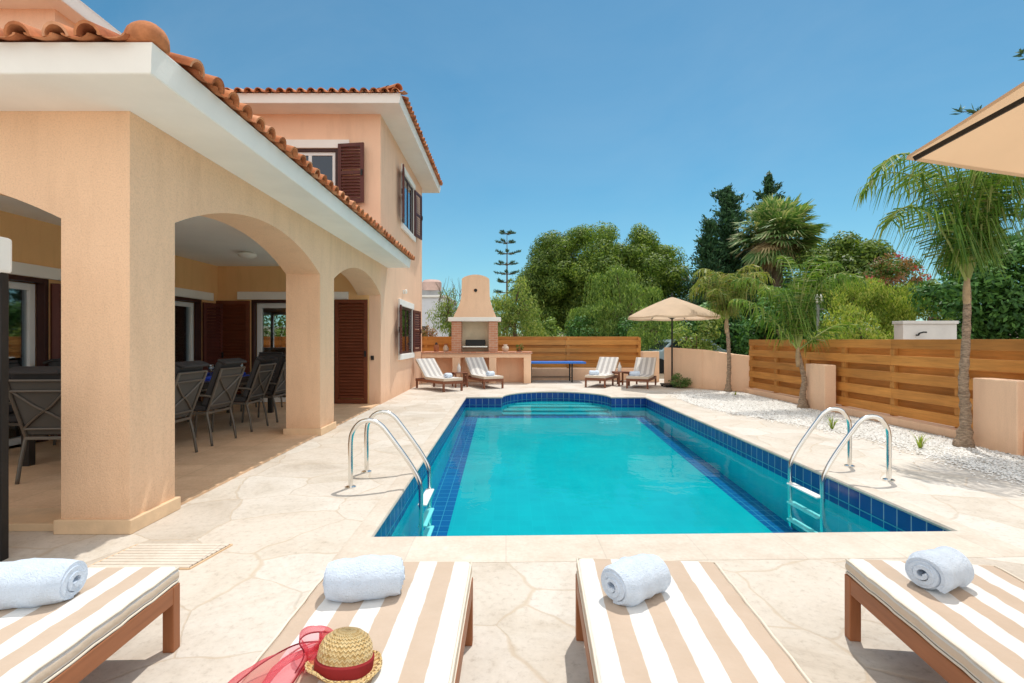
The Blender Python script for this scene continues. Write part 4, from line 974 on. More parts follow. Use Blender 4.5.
# ------------------------------------------------------------------ dining set
def make_chair(label):
    e=empty('dining_chair',(0,0,0),0,label,'chair','grey dining chairs with crossed backs'); A=M['alu']; r=.0145
    def tb(name,pts,rr=r,par=e): return MB().tube(curve(pts,4),rr,8).build(name,A,par,smooth=True)
    for s in (-1,1):
        tb('leg',[(s*.255,-.30,0),(s*.25,-.27,.2),(s*.245,-.225,.40),(s*.24,-.23,.44)],.016)
        tb('leg',[(s*.255,.27,0),(s*.25,.255,.2),(s*.245,.24,.42)],.016)
        tb('armrest',[(s*.27,.25,.40),(s*.285,.265,.55),(s*.285,.22,.63),(s*.285,.02,.645),(s*.265,-.22,.63),(s*.245,-.285,.62)],.015)
    sf_=MB()
    for a,b_ in (((-.245,.24,.41),(.245,.24,.41)),((-.245,-.225,.41),(.245,-.225,.41)),((-.245,-.225,.41),(-.245,.24,.41)),((.245,-.225,.41),(.245,.24,.41))): sf_.bar(a,b_,.03,.03)
    sf_.build('seat_frame',A,e,bevel=.004)
    bk=lambda x,z:(x,-.225-(z-.42)*.36,z)
    b_=MB()
    for s in (-1,1): b_.tube(curve([bk(s*.24,.42),bk(s*.245,.6),bk(s*.25,.8),bk(s*.25,.97)],4),.0155,8)
    for z in (.965,.865,.50): b_.tube([bk(-.25,z),bk(.25,z)],.012,8)
    b_.tube(curve([bk(-.24,.87),bk(-.07,.72),bk(.06,.64),bk(.24,.5)],5),.0105,6); b_.tube(curve([bk(.24,.87),bk(.07,.72),bk(-.06,.64),bk(-.24,.5)],5),.0105,6)
    b_.build('backrest_frame',A,e,smooth='angle')
    sl_=MB(); sl_.add([Vector(bk(x,z))+Vector((0,.016,.006)) for (x,z) in ((-.235,.44),(.235,.44),(.24,.96),(-.24,.96))],[(0,1,2,3)]); o=sl_.build('sling',M['mesh'],e); sd=o.modifiers.new('thick','SOLIDIFY'); sd.thickness=.006
    cb=MB(); cb.box(-.235,.235,-.20,.26,.43,.50); cb.build('seat_cushion',M['cush'],e,bevel=.022)
    a=math.atan(.36); Mx=Matrix.Translation((0,-.205,.47))@Matrix.Rotation(a,4,'X'); cb=MB(Mx); cb.box(-.235,.235,.0,.075,.02,.60); cb.box(-.235,.235,-.06,.074,.601,.64); cb.build('back_cushion',M['cush'],e,bevel=.02)
    return e
ch0=make_chair('crossed-back grey dining chair nearest the front pillar, on the pool side of the table')
TX0,TX1,TY0,TY1=-5.15,-4.22,5.25,9.35
pos=[(-3.96,5.72,R(90),None),(-3.97,6.6,R(87),'crossed-back grey dining chair second from the front pillar, pool side of the table'),
 (-3.98,7.55,R(91),'crossed-back grey dining chair third from the front pillar, pool side of the table'),
 (-3.98,8.4,R(89),'pool-side grey dining chair half hidden by the second pillar'),
 (-5.42,5.75,R(-90),'grey dining chair on the house side of the table, nearest the front arch'),(-5.42,6.65,R(-88),'grey dining chair on the house side of the table opposite the second pool-side chair'),
 (-5.42,7.55,R(-91),'grey dining chair on the house side of the table opposite the third pool-side chair'),(-5.42,8.45,R(-90),'grey dining chair on the house side of the table next to the far glass door'),
 (-4.27,4.97,R(3),'dark dining chair at the near end of the table seen through the front arch'),(-4.68,9.68,R(180),'grey dining chair at the far end of the table facing the viewer')]
for i,(x,y,rz,lab) in enumerate(pos):
    e=ch0 if i==0 else copy_tree(ch0); put(e,(x,y,.02),rz,lab)
tb=empty('dining_table',((TX0+TX1)/2,(TY0+TY1)/2,.02),0,'long dark dining table laid with blue mats under the veranda','table')
hx,hy=(TX1-TX0)/2,(TY1-TY0)/2
MB().box(-hx,hx,-hy,hy,.70,.735).build('tabletop',M['tabletop'],tb,bevel=.006)
MB().box(-hx+.06,hx-.06,-hy+.06,hy-.06,.62,.699).build('apron',M['tabletop'],tb,bevel=.004)
for sx in (-1,1):
    for sy in (-1,1): MB().box(sx*(hx-.09)-.04,sx*(hx-.09)+.04,sy*(hy-.1)-.04,sy*(hy-.1)+.04,0,.62).build('leg',M['tabletop'],tb,bevel=.004)
zt=.02+.736
for i,y in enumerate((5.72,6.6,7.55,8.4)):
    for sx in (1,-1):
        x=-4.42 if sx>0 else -4.95
        o=MB().box(-.15,.15,-.2,.2,0,.005).build('place_mat',M['blue'],bevel=.002); o.location=(x,y,zt); tag(o,'bright blue place mat laid at a seat of the dining table','place mat','blue place mats')
        nk=MB().box(-.05,.05,-.09,.09,0,.05).build('napkin',M['blue'],bevel=.015); nk.location=(x,y,zt+.006); tag(nk,'folded bright blue napkin lying on a blue place mat','napkin','blue napkins')
M['wineglass']=glass_pane('wine_glass',(.93,.95,.95),.12)
for (x,y) in ((-4.6,6.05),(-4.55,7.0),(-4.62,7.25),(-4.55,7.95),(-4.7,8.05),(-4.6,8.75)):
    lathe_thing('wine_glass',x,y,zt,[('foot',[(.035,0),(.034,.004),(.006,.008),(.005,.09)],M['wineglass']),('bowl',[(.006,.091),(.03,.11),(.042,.15),(.038,.2),(.036,.2),(.039,.15),(.028,.112)],M['wineglass'])],'stemmed wine glass standing on the dark dining table','glass','wine glasses on the dining table')
lathe_thing('bottle',-4.72,7.0,zt,[('body',[(.042,0),(.045,.01),(.045,.19),(.03,.235),(.016,.26),(.0155,.31)],M['bottle_g']),('cap',[(.017,.311),(.017,.335)],M['dark'])],'amber bottle standing on the dining table','bottle')
bw=lathe_thing('fruit_bowl',-4.68,8.35,zt,[('bowl',[(.06,0),(.07,.01),(.13,.06),(.17,.1),(.165,.1),(.12,.062),(.05,.02)],M['iron'])],'shallow grey bowl in the middle of the dining table','bowl')
# ------------------------------------------------------------------ rattan day bed at the left edge
D=empty('day_bed',(-3.78,2.72,0),0,'black rattan day bed with white canopy at the left edge, in front of the arcade','day bed')
for (x,y) in ((-.68,-.38),(.68,-.38),(-.68,.38),(.68,.38)): MB().box(x-.025,x+.025,y-.025,y+.025,0,1.78).build('post',M['blackrattan'],D,bevel=.004)
cn=MB(); cn.box(-.72,.72,-.42,.42,1.76,1.98); cn.build('canopy',M['white'],D,bevel=.02)
for x in (-.68,.68):
    k=MB(); k.box(x-.015,x+.015,-.354,.354,.32,1.10); k.build('side_panel',M['wicker'],D)
k=MB(); k.box(-.654,.654,-.354,.354,.3,.36); k.build('seat',M['wicker'],D); k=MB(); k.box(-.65,.65,-.35,.35,.362,.5); k.build('cushion',M['cush'],D,bevel=.03)
k=MB(); k.box(-.654,.654,.365,.395,.3,1.1); k.build('back_panel',M['wicker'],D)
# ------------------------------------------------------------------ blue table by the far fence
T_=empty('games_table',(1.55,16.35,0),0,'low table with a bright blue top in front of the far fence','table')
MB().box(-.98,.98,-.4,.4,.60,.655).build('tabletop',M['bluetop'],T_,bevel=.008)
for sx in (-.75,.55):
    for sy in (-.3,.3): MB().box(sx-.022,sx+.022,sy-.022,sy+.022,0,.599).build('leg',M['dark'],T_)
k=MB(); k.bar((-.75,-.3,.15),(.55,-.3,.15),.02,.02); k.bar((-.75,.3,.15),(.55,.3,.15),.02,.02); k.build('stretcher',M['dark'],T_)
pb=empty('storage_crate',(.62,16.75,0),0,'small dark crate with a white cloth on top beside the blue table','crate')
MB().box(-.16,.16,-.14,.14,0,.42).build('box',M['wicker'],pb,bevel=.01); MB().box(-.14,.10,-.12,.12,.421,.60).build('cloth',M['towel'],pb,bevel=.05)
# side tables
def side_table(x,y,lab,zt_=.42):
    e=empty('side_table',(x,y,0),R(20),lab,'side table')
    t=MB()
    for k in range(5): t.box(-.2+.08*k+.004,-.2+.08*k+.076,-.2,.2,zt_-.022,zt_)
    t.build('tabletop',M['teak_red'],e,bevel=.003)
    for sx in (-1,1):
        for sy in (-1,1): MB().bar((sx*.17,sy*.17,0),(sx*.17,sy*.17,zt_-.023),.04,.04,(0,1,0)).build('leg',M['teak_red'],e)
    k=MB()
    for sy in (-1,1): k.bar((-.15,sy*.17,.12),(.15,sy*.17,.12),.025,.03)
    for sx in (-1,1): k.bar((sx*.17,-.15,.37),(sx*.17,.15,.37),.02,.04)
    k.build('stretcher',M['teak_red'],e); return e
side_table(-1.33,14.55,'small teak side table between the two loungers in front of the barbecue')
side_table(3.40,14.95,'small teak side table between the two loungers next to the parasol')
for (x,y,lab) in ((-1.36,14.55,'white bottle on the side table in front of the barbecue'),(3.36,14.95,'white bottle on the side table next to the parasol')):
    lathe_thing('bottle',x,y,.42,[('body',[(.05,0),(.055,.01),(.055,.15),(.03,.2),(.02,.24)],M['bottle_w']),('cap',[(.022,.241),(.022,.275)],M['vase'])],lab,'bottle')
# ------------------------------------------------------------------ parasols
def parasol(name,x,y,n_,Rr,zr,za,label,a0,m,base=True,pole_r=.024,val=.0):
    e=empty(name,(x,y,0),0,label,'parasol'); vs=[(0,0,za)];fs=[]; rings=6; per=8
    def pt(u,seg,t):
        a=a0+2*PI*seg/n_; b_=a0+2*PI*(seg+1)/n_; p=Vector((math.cos(a),math.sin(a)))*(1-t)+Vector((math.cos(b_),math.sin(b_)))*t
        sag=-(.035 if n_==8 else .008)*Rr*math.sin(PI*t)*u*u; z=za-(za-zr)*(u**1.0)+sag*.6+.03*math.sin(PI*u)
        return (p.x*Rr*u,p.y*Rr*u,z)
    for k in range(1,rings+1):
        for sgm in range(n_):
            for j in range(per): vs.append(pt(k/rings,sgm,j/per))
    m_=n_*per
    for j in range(m_): fs.append((0,1+j,1+(j+1)%m_))
    for k in range(rings-1):
        for j in range(m_): j2=(j+1)%m_; fs.append((1+k*m_+j,1+(k+1)*m_+j,1+(k+1)*m_+j2,1+k*m_+j2))
    if val:
        n0=len(vs)
        for j in range(m_): p=vs[1+(rings-1)*m_+j]; vs.append((p[0]*1.002,p[1]*1.002,p[2]-val))
        for j in range(m_): j2=(j+1)%m_; fs.append((1+(rings-1)*m_+j,n0+j,n0+j2,1+(rings-1)*m_+j2))
    mb=MB(); mb.add(vs,fs); c=mb.build('canopy',m,e,smooth='angle',fix=False)
    MB().tube([(0,0,.05),(0,0,za+.05)],pole_r,12).build('pole',M['iron'] if not base else M['dark'],e,smooth='angle')
    MB().lathe([(.03,za+.02),(.035,za+.05),(.012,za+.11),(.002,za+.12)],(0,0,0),12).build('finial',M['dark'],e,smooth='angle')
    for sgm in range(n_):
        a=a0+2*PI*sgm/n_; MB().bar((.03*math.cos(a),.03*math.sin(a),za-.035),(Rr*.985*math.cos(a),Rr*.985*math.sin(a),zr-.018),.014,.018).build('rib',M['teak_red'] if not base else M['dark'],e)
    for sgm in range(n_):
        a=a0+2*PI*sgm/n_; zz=za-(za-zr)*.5-.03; MB().bar((.03*math.cos(a),.03*math.sin(a),za-(za-zr)*1.1),(Rr*.5*math.cos(a),Rr*.5*math.sin(a),zz),.01,.014).build('strut',M['dark'],e)
    return e
u1=parasol('patio_parasol',4.8,14.6,8,1.33,2.02,2.6,'open sand coloured parasol standing beside the far right lounger',R(10),M['canopy'],val=.05)
bs=MB(); bs.box(-.27,.27,-.27,.27,.04,.085); bs.build('base',M['dark'],u1,bevel=.01)
for sx in (-1,1):
    for sy in (-1,1): MB().lathe([(.03,0),(.035,.005),(.035,.035),(.03,.04)],(sx*.22,sy*.22,0),10).build('wheel',M['dark'],u1)
cx,cy=2.665,1.105; a0=math.atan2(2.07-cy,1.645-cx)
u2=parasol('patio_parasol',cx,cy,6,1.405,2.105,2.72,'sand coloured parasol canopy reaching in at the top right edge, lit through from above',a0,M['canopy_n'],val=.014)
bs=MB(); bs.lathe([(.25,0),(.25,.05),(.05,.08),(.035,.3)],(0,0,0),24); bs.build('base',M['dark'],u2,smooth='angle')
# ------------------------------------------------------------------ vegetation
def quads_mesh(name, Q, m, parent=None, mats=None, mi=None):
    n=len(Q); me=bpy.data.meshes.new(name); me.vertices.add(n*4); me.vertices.foreach_set('co',np.asarray(Q,dtype=np.float32).reshape(-1))
    me.loops.add(n*4); me.loops.foreach_set('vertex_index',np.arange(n*4,dtype=np.int32)); me.polygons.add(n)
    me.polygons.foreach_set('loop_start',np.arange(0,n*4,4,dtype=np.int32)); me.polygons.foreach_set('loop_total',np.full(n,4,dtype=np.int32))
    for x in (m if isinstance(m,(list,tuple)) else [m]): me.materials.append(x)
    if mi is not None: me.polygons.foreach_set('material_index',mi)
    me.update(calc_edges=True); o=bpy.data.objects.new(name,me); COL.objects.link(o)
    if parent is not None: o.parent=parent
    return o
def unit(a): return a/np.maximum(1e-9,np.linalg.norm(a,axis=-1,keepdims=True))
def leaf_quads(c, a, nrm, ln, wd):
    a=unit(a); b=unit(np.cross(a,nrm)); ln=np.asarray(ln).reshape(-1,1); wd=np.asarray(wd).reshape(-1,1)
    return np.stack([c-a*ln*.5, c+b*wd*.5-a*ln*.05, c+a*ln*.5, c-b*wd*.5-a*ln*.05],axis=1)
def rdir(n): return unit(RNG.normal(size=(n,3)))
def clump(c, r, n, ls, flat=(1,1,1), droop=0, aspect=.5):
    d=rdir(n); rad=RNG.random(n)**.33; p=np.array(c)+d*rad[:,None]*r*np.array(flat)
    nr=unit(d*1.15+rdir(n)*.6+np.array([0,0,.3])); a=np.cross(nr,rdir(n))+np.array([0,0,-droop]); s=ls*RNG.uniform(.6,1.3,n)
    return leaf_quads(p,a,nr,s,s*aspect)
def trunk_mb(pts, r0, r1, n=9, wob=.0):
    C=curve(pts,5); k=len(C); return MB().tube(C,[r0+(r1-r0)*i/(k-1)+wob*math.sin(i*1.9)*r0 for i in range(k)],n)
def tree(name,label,loc,cat='tree',group=None): return empty(name,loc,0,label,cat,group)
def broad_tree(name,label,x,y,zc,rx,ry,rz,nc,cr,nl,ls,m,trunk=(.3,.12),group=None,zt=None,droop=0,seed=1,aspect=.55,lowcut=-.55):
    """crown = many clumps over an uneven ellipsoid, with limbs running out to them"""
    rr=np.random.default_rng(seed); e=tree(name,label,(x,y,0),group=group); Q=[]; cs=[]
    for i in range(nc):
        while True:
            d=rr.normal(size=3); d/=np.linalg.norm(d)
            if d[2]>lowcut: break
        k=(rr.uniform(.84,1.0) if rr.random()<.8 else rr.uniform(.55,.84))*(1+.02*math.sin(d[0]*5+seed)+.02*math.sin(d[1]*7+d[2]*5))
        c=np.array([d[0]*rx*k,d[1]*ry*k,zc+d[2]*rz*k]); r=cr*rr.uniform(.65,1.35); cs.append((c,r)); Q.append(clump(c,r,int(nl*(r/cr)**2),ls,(1,1,.8),droop,aspect))
    for i in range(nc//4):
        d=rr.normal(size=3); d/=np.linalg.norm(d); c=np.array([d[0]*rx*.45,d[1]*ry*.45,zc+d[2]*rz*.45]); Q.append(clump(c,cr*1.5,nl,ls*1.5,(1,1,.9),0,.8))
    quads_mesh('crown',np.concatenate(Q),m,e)
    tr=MB(); zb=zc-rz*.5; C=curve([(0,0,0),(.05*rx,0,zb*.5),(0,.03*ry,zb),(0,0,zc)],5); tr.tube(C,[trunk[0]+(trunk[1]-trunk[0])*i/(len(C)-1) for i in range(len(C))],9)
    for c,r in cs[:14]: tr.tube(curve([(0,0,zb*.8),tuple(np.array([c[0]*.4,c[1]*.4,(zb+c[2])*.5])),tuple(c)],4),[trunk[1]*.8-(trunk[1]*.65)*i/8 for i in range(9)],6)
    tr.build('trunk',M['bark'],e,smooth=True); return e
def strands(n_s, org, Lr, ls, spread, seed, step=.07, wd=.3):
    """weeping leaf strands: org(rr)->start point + outward dir"""
    rr=np.random.default_rng(seed); C=[];A=[];Nn=[];S_=[]
    for i in range(n_s):
        p,d=org(rr); Ls=rr.uniform(*Lr); k=int(Ls/step); t=np.arange(k)*step; sw=rr.normal(size=2)*.05
        arc_=np.minimum(t,.5)
        pts=np.stack([p[0]+d[0]*spread*np.sqrt(t+.001)+sw[0]*t, p[1]+d[1]*spread*np.sqrt(t+.001)+sw[1]*t, p[2]+.12*np.sin(np.minimum(t*4,3.1))-t*.95],1)
        pts+=rr.normal(size=pts.shape)*.025
        a=rr.normal(size=pts.shape)*.4+np.array([0,0,-1]); C.append(pts);A.append(a);Nn.append(rdir(k));S_.append(ls*rr.uniform(.6,1.3,k))
    C=np.concatenate(C);S_=np.concatenate(S_); return leaf_quads(C,np.concatenate(A),np.concatenate(Nn),S_,S_*wd)
def weeping_tree(name,label,x,y,zb,zt,rx,ry,n_s,ls,m,seed,Lr=(.6,1.8),step=.09,trunk=(.16,.06),cl=40,wd=.3,ncl=None):
    e=tree(name,label,(x,y,0)); rr0=np.random.default_rng(seed)
    heads=[]
    for i in range(cl):
        a=rr0.uniform(0,2*PI); q=math.sqrt(rr0.random()); h=(1-q**2.4)*rr0.uniform(.35,1.0)+rr0.uniform(-.05,.08); heads.append(np.array([rx*q*math.cos(a),ry*q*math.sin(a),zb+(zt-zb)*min(1,max(.12,h+.1))]))
    def org(rr):
        h=heads[rr.integers(len(heads))]; d=rr.normal(size=2); d/=np.linalg.norm(d); o=np.array([h[0]*.15/rx+d[0],h[1]*.15/ry+d[1]])
        return h+np.array([d[0]*rr.uniform(0,.45),d[1]*rr.uniform(0,.45),rr.uniform(-.1,.25)]),o
    Q=[strands(n_s,org,Lr,ls,.28,seed+1,step,wd)]
    for h in heads: Q.append(clump(h,.5,110,ls*.9,(1,1,.6),.8,.35))
    quads_mesh('crown',np.concatenate(Q),m,e)
    tr=MB(); z1=zb+(zt-zb)*.35; tr.tube(curve([(0,0,0),(.08,0,z1*.5),(0,0,z1)],4),[trunk[0]-(trunk[0]-trunk[1])*i/8 for i in range(9)],8)
    for h in heads[:16]: tr.tube(curve([(0,0,z1*.9),(h[0]*.45,h[1]*.45,(z1+h[2])*.55),tuple(h)],4),[trunk[1]*.8-trunk[1]*.6*i/8 for i in range(9)],5)
    tr.build('trunk',M['bark'],e,smooth=True); return e
def conifer(name,label,x,y,h,r,n,ls,m,seed,z0=.6,tiers=26,ragged=.35):
    rr=np.random.default_rng(seed); e=tree(name,label,(x,y,0)); Q=[]; tr=MB(); tr.tube([(0,0,0),(0,0,h*.5),(0,0,h*.97)],[r*.11,r*.07,.02],8)
    for i in range(tiers):
        u=i/(tiers-1); z=z0+(h-z0)*u; R_=r*(1-u)**.7*(1-.25*math.exp(-u*14))+.12
        for k in range(max(3,int(8*(1-u)+3))):
            a=rr.uniform(0,2*PI); q=R_*rr.uniform(.5,1+ragged); c=(q*math.cos(a),q*math.sin(a),z+rr.uniform(-.2,.3)+.2*q); 
            nl=int(n/(tiers*7)); d=unit(np.array([math.cos(a)*.7,math.sin(a)*.7,.75])); t=rr.random(nl)
            p=np.array([0,0,z-.1])*(1-t)[:,None]+np.array(c)*t[:,None]+rr.normal(size=(nl,3))*(.07+.09*R_); ax=d+rr.normal(size=(nl,3))*.5; s=ls*rr.uniform(.6,1.3,nl)
            Q.append(leaf_quads(p,ax,rdir(nl),s,s*.35))
            if k%2==0: tr.tube([(0,0,z-.1),c],[.03,.008],4)
    quads_mesh('crown',np.concatenate(Q),m,e); tr.build('trunk',M['bark'],e,smooth=True); return e
def norfolk(name,label,x,y,h,rmax,seed,whorls=13,z0=.3,m=None,tiers=None,tuft_=None):
    rr=np.random.default_rng(seed); e=tree(name,label,(x,y,0)); tr=MB(); tr.tube([(0,0,0),(0,0,h*.6),(0,0,h)],[h*.012,h*.007,.02],8); Q=[]
    wl=[]
    for i in range(whorls):
        u=i/(whorls-1); z=h*(z0+(1-z0)*u*.99); Rw=rmax*(1-u*.35)*rr.uniform(.8,1.1) if u<.97 else rmax*.45
        wl.append((z+rr.uniform(-.25,.25)*(u<.97),Rw,u))
    if tiers: wl=[(z_,r_,.8) for z_,r_ in tiers]
    tu=tuft_ or rmax*.16
    for (z,Rw,u) in wl:
        nb=5; ph=rr.uniform(0,6.28)
        for k in range(nb):
            a=ph+2*PI*k/nb+rr.uniform(-.15,.15); Lb=Rw*rr.uniform(.75,1.1); k_=8; up=.1+.1*u
            ax=np.array([math.cos(a),math.sin(a),0]); pts=[np.array([0,0,z])+ax*Lb*t+np.array([0,0,Lb*(up*t*t-.06*t)]) for t in np.linspace(0,1,k_)]
            tr.tube([tuple(p) for p in pts],[.035*(h/10)*(1-.7*t) for t in np.linspace(0,1,k_)],5)
            for t in np.linspace(.5,1,5):
                c=np.array([0,0,z])+ax*Lb*t+np.array([0,0,Lb*(up*t*t-.06*t)])
                nl=18; dd=unit(rr.normal(size=(nl,3))*np.array([1,1,.5])+np.array([0,0,.9])+ax*.6); s=tu*rr.uniform(.6,1.2,nl); Q.append(leaf_quads(c+dd*s[:,None]*.5+rr.normal(size=(nl,3))*tu*.12,dd,rdir(nl),s,s*.22))
    quads_mesh('crown',np.concatenate(Q),m or LF['norfolk'],e); tr.build('trunk',M['bark'],e,smooth=True); return e
def frond(base, az, el, Ln, droop, npair, ll, hang, seed, w=.022, start=.16, plume=1.0):
    """pinnate palm frond: returns rachis points and leaflet quads (two segments per leaflet)"""
    rr=np.random.default_rng(seed); k=18; pts=[np.array(base,float)]; e=el
    for i in range(k): 
        d=np.array([math.cos(az)*math.cos(e),math.sin(az)*math.cos(e),math.sin(e)]); pts.append(pts[-1]+d*Ln/k); e-=droop/k*3*(i/k)**2
    pts=np.array(pts); Q=[]
    for i in range(npair):
        t=start+(1-start)*(i+rr.uniform(-.3,.3))/npair; t=min(.995,max(0,t)); f=t*k; j=min(k-1,int(f)); p=pts[j]+(pts[j+1]-pts[j])*(f-j); tg=unit(pts[j+1]-pts[j])
        sd=unit(np.cross(tg,np.array([0,0,1])+1e-4)); up=np.cross(sd,tg); L_=ll*(math.sin(PI*(.12+.82*t))**.6)*rr.uniform(.8,1.15)
        for s in (-1,1):
            v=unit(sd*s*rr.uniform(.7,1)+tg*.45+up*rr.uniform(-.25,.55)*plume); 
            m1=p+v*L_*.45+np.array([0,0,-hang*.10*L_]); v2=unit(v*.75+np.array([0,0,-hang])*rr.uniform(.7,1.2)); m2=m1+v2*L_*.55
            wn=unit(np.cross(v,rr.normal(size=3))); ww=w*rr.uniform(.7,1.2)
            Q.append([p-wn*ww*.3,p+wn*ww*.3,m1+wn*ww*.5,m1-wn*ww*.5]); Q.append([m1-wn*ww*.5,m1+wn*ww*.5,m2+wn*ww*.06,m2-wn*ww*.06])
    return pts,np.array(Q)
def feather_palm(name,label,x,y,tpts,r0,r1,fr,m,seed,ll=.5,hang=.8,npair=46,w=.022,group='young feather palms in the pebble border'):
    e=tree(name,label,(x,y,0),'palm',group); C=curve(tpts,6); k=len(C)
    rad=[r0+(r1-r0)*(i/(k-1))**.8+.012*math.sin(i*2.6)*(1-i/k)+(.045*max(0,1-i/4)) for i in range(k)]
    MB().tube(C,rad,12).build('trunk',M['palmbark'],e,smooth=True); top=np.array(C[-1]); 
    rr=np.random.default_rng(seed)
    sk_=MB(); sk_.tube(curve([tuple(top-np.array([0,0,.28])),tuple(top-np.array([.01,0,.05])),tuple(top+np.array([0,0,.16]))],4),[r1*1.02,r1*1.15,r1*1.25,r1*1.25,r1*1.2,r1*1.1,r1*1.0,r1*.8,r1*.5],10); sk_.build('crown_shaft',M['fibre'],e,smooth=True)
    for i,(az,el,Ln,dr) in enumerate(fr):
        pts,Q=frond(top+np.array([0,0,.05]),R(az),R(el),Ln,R(dr),npair,ll,hang,seed*31+i,w)
        o=quads_mesh('frond',Q,m,e); ra=MB(); ra.tube([tuple(p) for p in pts],[.02*(1-.85*j/len(pts)) for j in range(len(pts))],6); ra.build('stalk',M['rachis'],o,smooth=True)
    return e
def fan_palm(name,label,x,y,h,rl,n,seed):
    rr=np.random.default_rng(seed); e=tree(name,label,(x,y,0),'palm'); MB().tube(curve([(0,0,0),(.1,0,h*.5),(0,0,h)],5),[.32-.008*i for i in range(11)],10).build('trunk',M['bark'],e,smooth=True)
    for part,(num,els,mm,sc_) in {'crown':(n,(-58,88),LF['fan'],1),'dead_skirt':(n//5,(-78,-25),LF['fan_dead'],.88)}.items():
        Q=[]; ra=MB()
        for i in range(num):
            az=rr.uniform(0,2*PI); u=rr.random(); el=math.asin(math.sin(R(els[0]))+(math.sin(R(els[1]))-math.sin(R(els[0])))*u); d=np.array([math.cos(az)*math.cos(el),math.sin(az)*math.cos(el),math.sin(el)]); Lp=rl*rr.uniform(.42,.6)*sc_; base=np.array([0,0,h-.1]); hub=base+d*Lp; hub[2]-=.12*Lp
            ra.tube([tuple(base),tuple(hub)],[.03,.018],4)
            sd=unit(np.cross(d,np.array([0,0,1.])+1e-3)); nr=np.cross(sd,d); Lf=rl*.5*rr.uniform(.85,1.15)*sc_; nb=22
            for k in range(nb):
                a=R(-105+210*k/(nb-1)); v=unit(d*math.cos(a)+sd*math.sin(a)+nr*.12); L_=Lf*(.7+.3*math.cos(a)); m1=hub+v*L_*.6; m2=hub+v*L_+np.array([0,0,-.16*L_*rr.uniform(.5,1.8)]); w=rl*.022; wn=unit(np.cross(v,nr)+nr*.4)
                Q.append([hub-wn*w*.2,hub+wn*w*.2,m1+wn*w*.9,m1-wn*w*.9]); Q.append([m1-wn*w*.9,m1+wn*w*.9,m2+wn*w*.1,m2-wn*w*.1])
        o=quads_mesh(part,np.array(Q),mm,e); ra.build('stalks',M['rachis'] if part=='crown' else M['fibre'],o,smooth=True)
    return e
def bush(name,label,x,y,zc,rx,ry,rz,nc,cr,nl,ls,m,seed,cat='shrub',droop=0,aspect=.5,group=None,extra=None):
    rr=np.random.default_rng(seed); e=tree(name,label,(x,y,0),cat,group); Q=[]
    for i in range(nc):
        d=rr.normal(size=3); d/=np.linalg.norm(d); k=rr.uniform(.55,1.0)*(1+.12*math.sin(d[0]*6+seed)); c=np.array([d[0]*rx*k,d[1]*ry*k,max(.1,zc+d[2]*rz*k)]); Q.append(clump(c,cr*rr.uniform(.6,1.35),nl,ls,(1,1,.8),droop,aspect))
    mats=[m]; mi=[np.zeros(sum(len(q) for q in Q),dtype=np.int32)]
    for (pn,mm,num,sz) in (extra or []):
        mats.append(mm)
        for i in range(num):
            v=rr.normal(size=3)*np.array([1,1,.8]); v/=np.linalg.norm(v); v[2]=abs(v[2]); v[1]=-abs(v[1]) if rr.random()<.8 else v[1]; q=clump(np.array([v[0]*rx*1.02,v[1]*ry*1.02,zc+v[2]*rz*1.02]),sz*3,40,sz,(1,1,.8),0,.8); Q.append(q); mi.append(np.full(len(q),len(mats)-1,dtype=np.int32))
    quads_mesh('foliage',np.concatenate(Q),mats,e,mi=np.concatenate(mi))
    s=MB()
    for i in range(5): a=rr.uniform(0,6.28); s.tube(curve([(.1*math.cos(a),.1*math.sin(a),0),(rx*.25*math.cos(a),ry*.25*math.sin(a),zc*.5),(rx*.5*math.cos(a),ry*.5*math.sin(a),zc)],3),[.05,.045,.04,.035,.03,.025,.02],5)
    s.build('stem',M['bark'],e,smooth=True); return e
# px helpers: point at image column u, depth y
def xat(u,y): return (u-506)*y/505
def zat(v,y): return 1.35+(340-v)*y/505
# big dark round trees
broad_tree('broadleaf_tree','great dark rounded tree, the tallest green mass behind the far fence',xat(611,34),34,4.75,5.0,4.2,4.25,150,.92,800,.15,LF['ficus'],(.4,.16),seed=3,lowcut=-.9)
broad_tree('broadleaf_tree','dark rounded tree left of the great tree, nearest the tall layered pine',xat(553,35),35,4.8,2.6,2.6,3.75,58,.85,850,.15,LF['ficus_d'],(.35,.14),seed=5,lowcut=-.9)
weeping_tree('pepper_tree','pale green weeping tree in front of the great dark tree, above the blue table',xat(622,27),27,1.2,zat(272,27),2.9,1.4,1700,.18,LF['pepper'],23,(.8,2.6),cl=26,wd=.2)
weeping_tree('pepper_tree','small weeping tree hanging over the far fence just left of the standing parasol',xat(655,22),22,1.2,zat(306,22),1.0,.8,420,.13,LF['pepper'],25,(.4,1.1),cl=20)
weeping_tree('olive_tree','yellow green feathery tree just right of the barbecue chimney',xat(514,21.5),21.5,1.1,zat(282,21.5),1.05,.8,800,.12,LF['olive'],31,(.3,.9),cl=46,wd=.4)
e=weeping_tree('olive_tree','thin wispy tree between the villa and the barbecue chimney',xat(450,21),21,1.4,zat(294,21),.6,.5,200,.11,LF['olive'],33,(.3,.8),cl=16,wd=.35)
tw_=MB()
rr=random.Random(4)
for i in range(34):
    a=rr.uniform(0,6.28); p0=Vector((rr.uniform(-.5,.5),rr.uniform(-.3,.3),rr.uniform(2.2,3.2))); p1=p0+Vector((math.cos(a)*.25,math.sin(a)*.25,rr.uniform(.4,1.0))); tw_.tube([p0,(p0+p1)/2+Vector((.04,0,.05)),p1],[.010,.007,.003],4)
tw_.build('twig',M['bark'],e)
norfolk('norfolk_pine','tall slender pine with layered tiers of branches behind the barbecue chimney',xat(507,45),45,zat(233,45),1.5,8,10,.28)
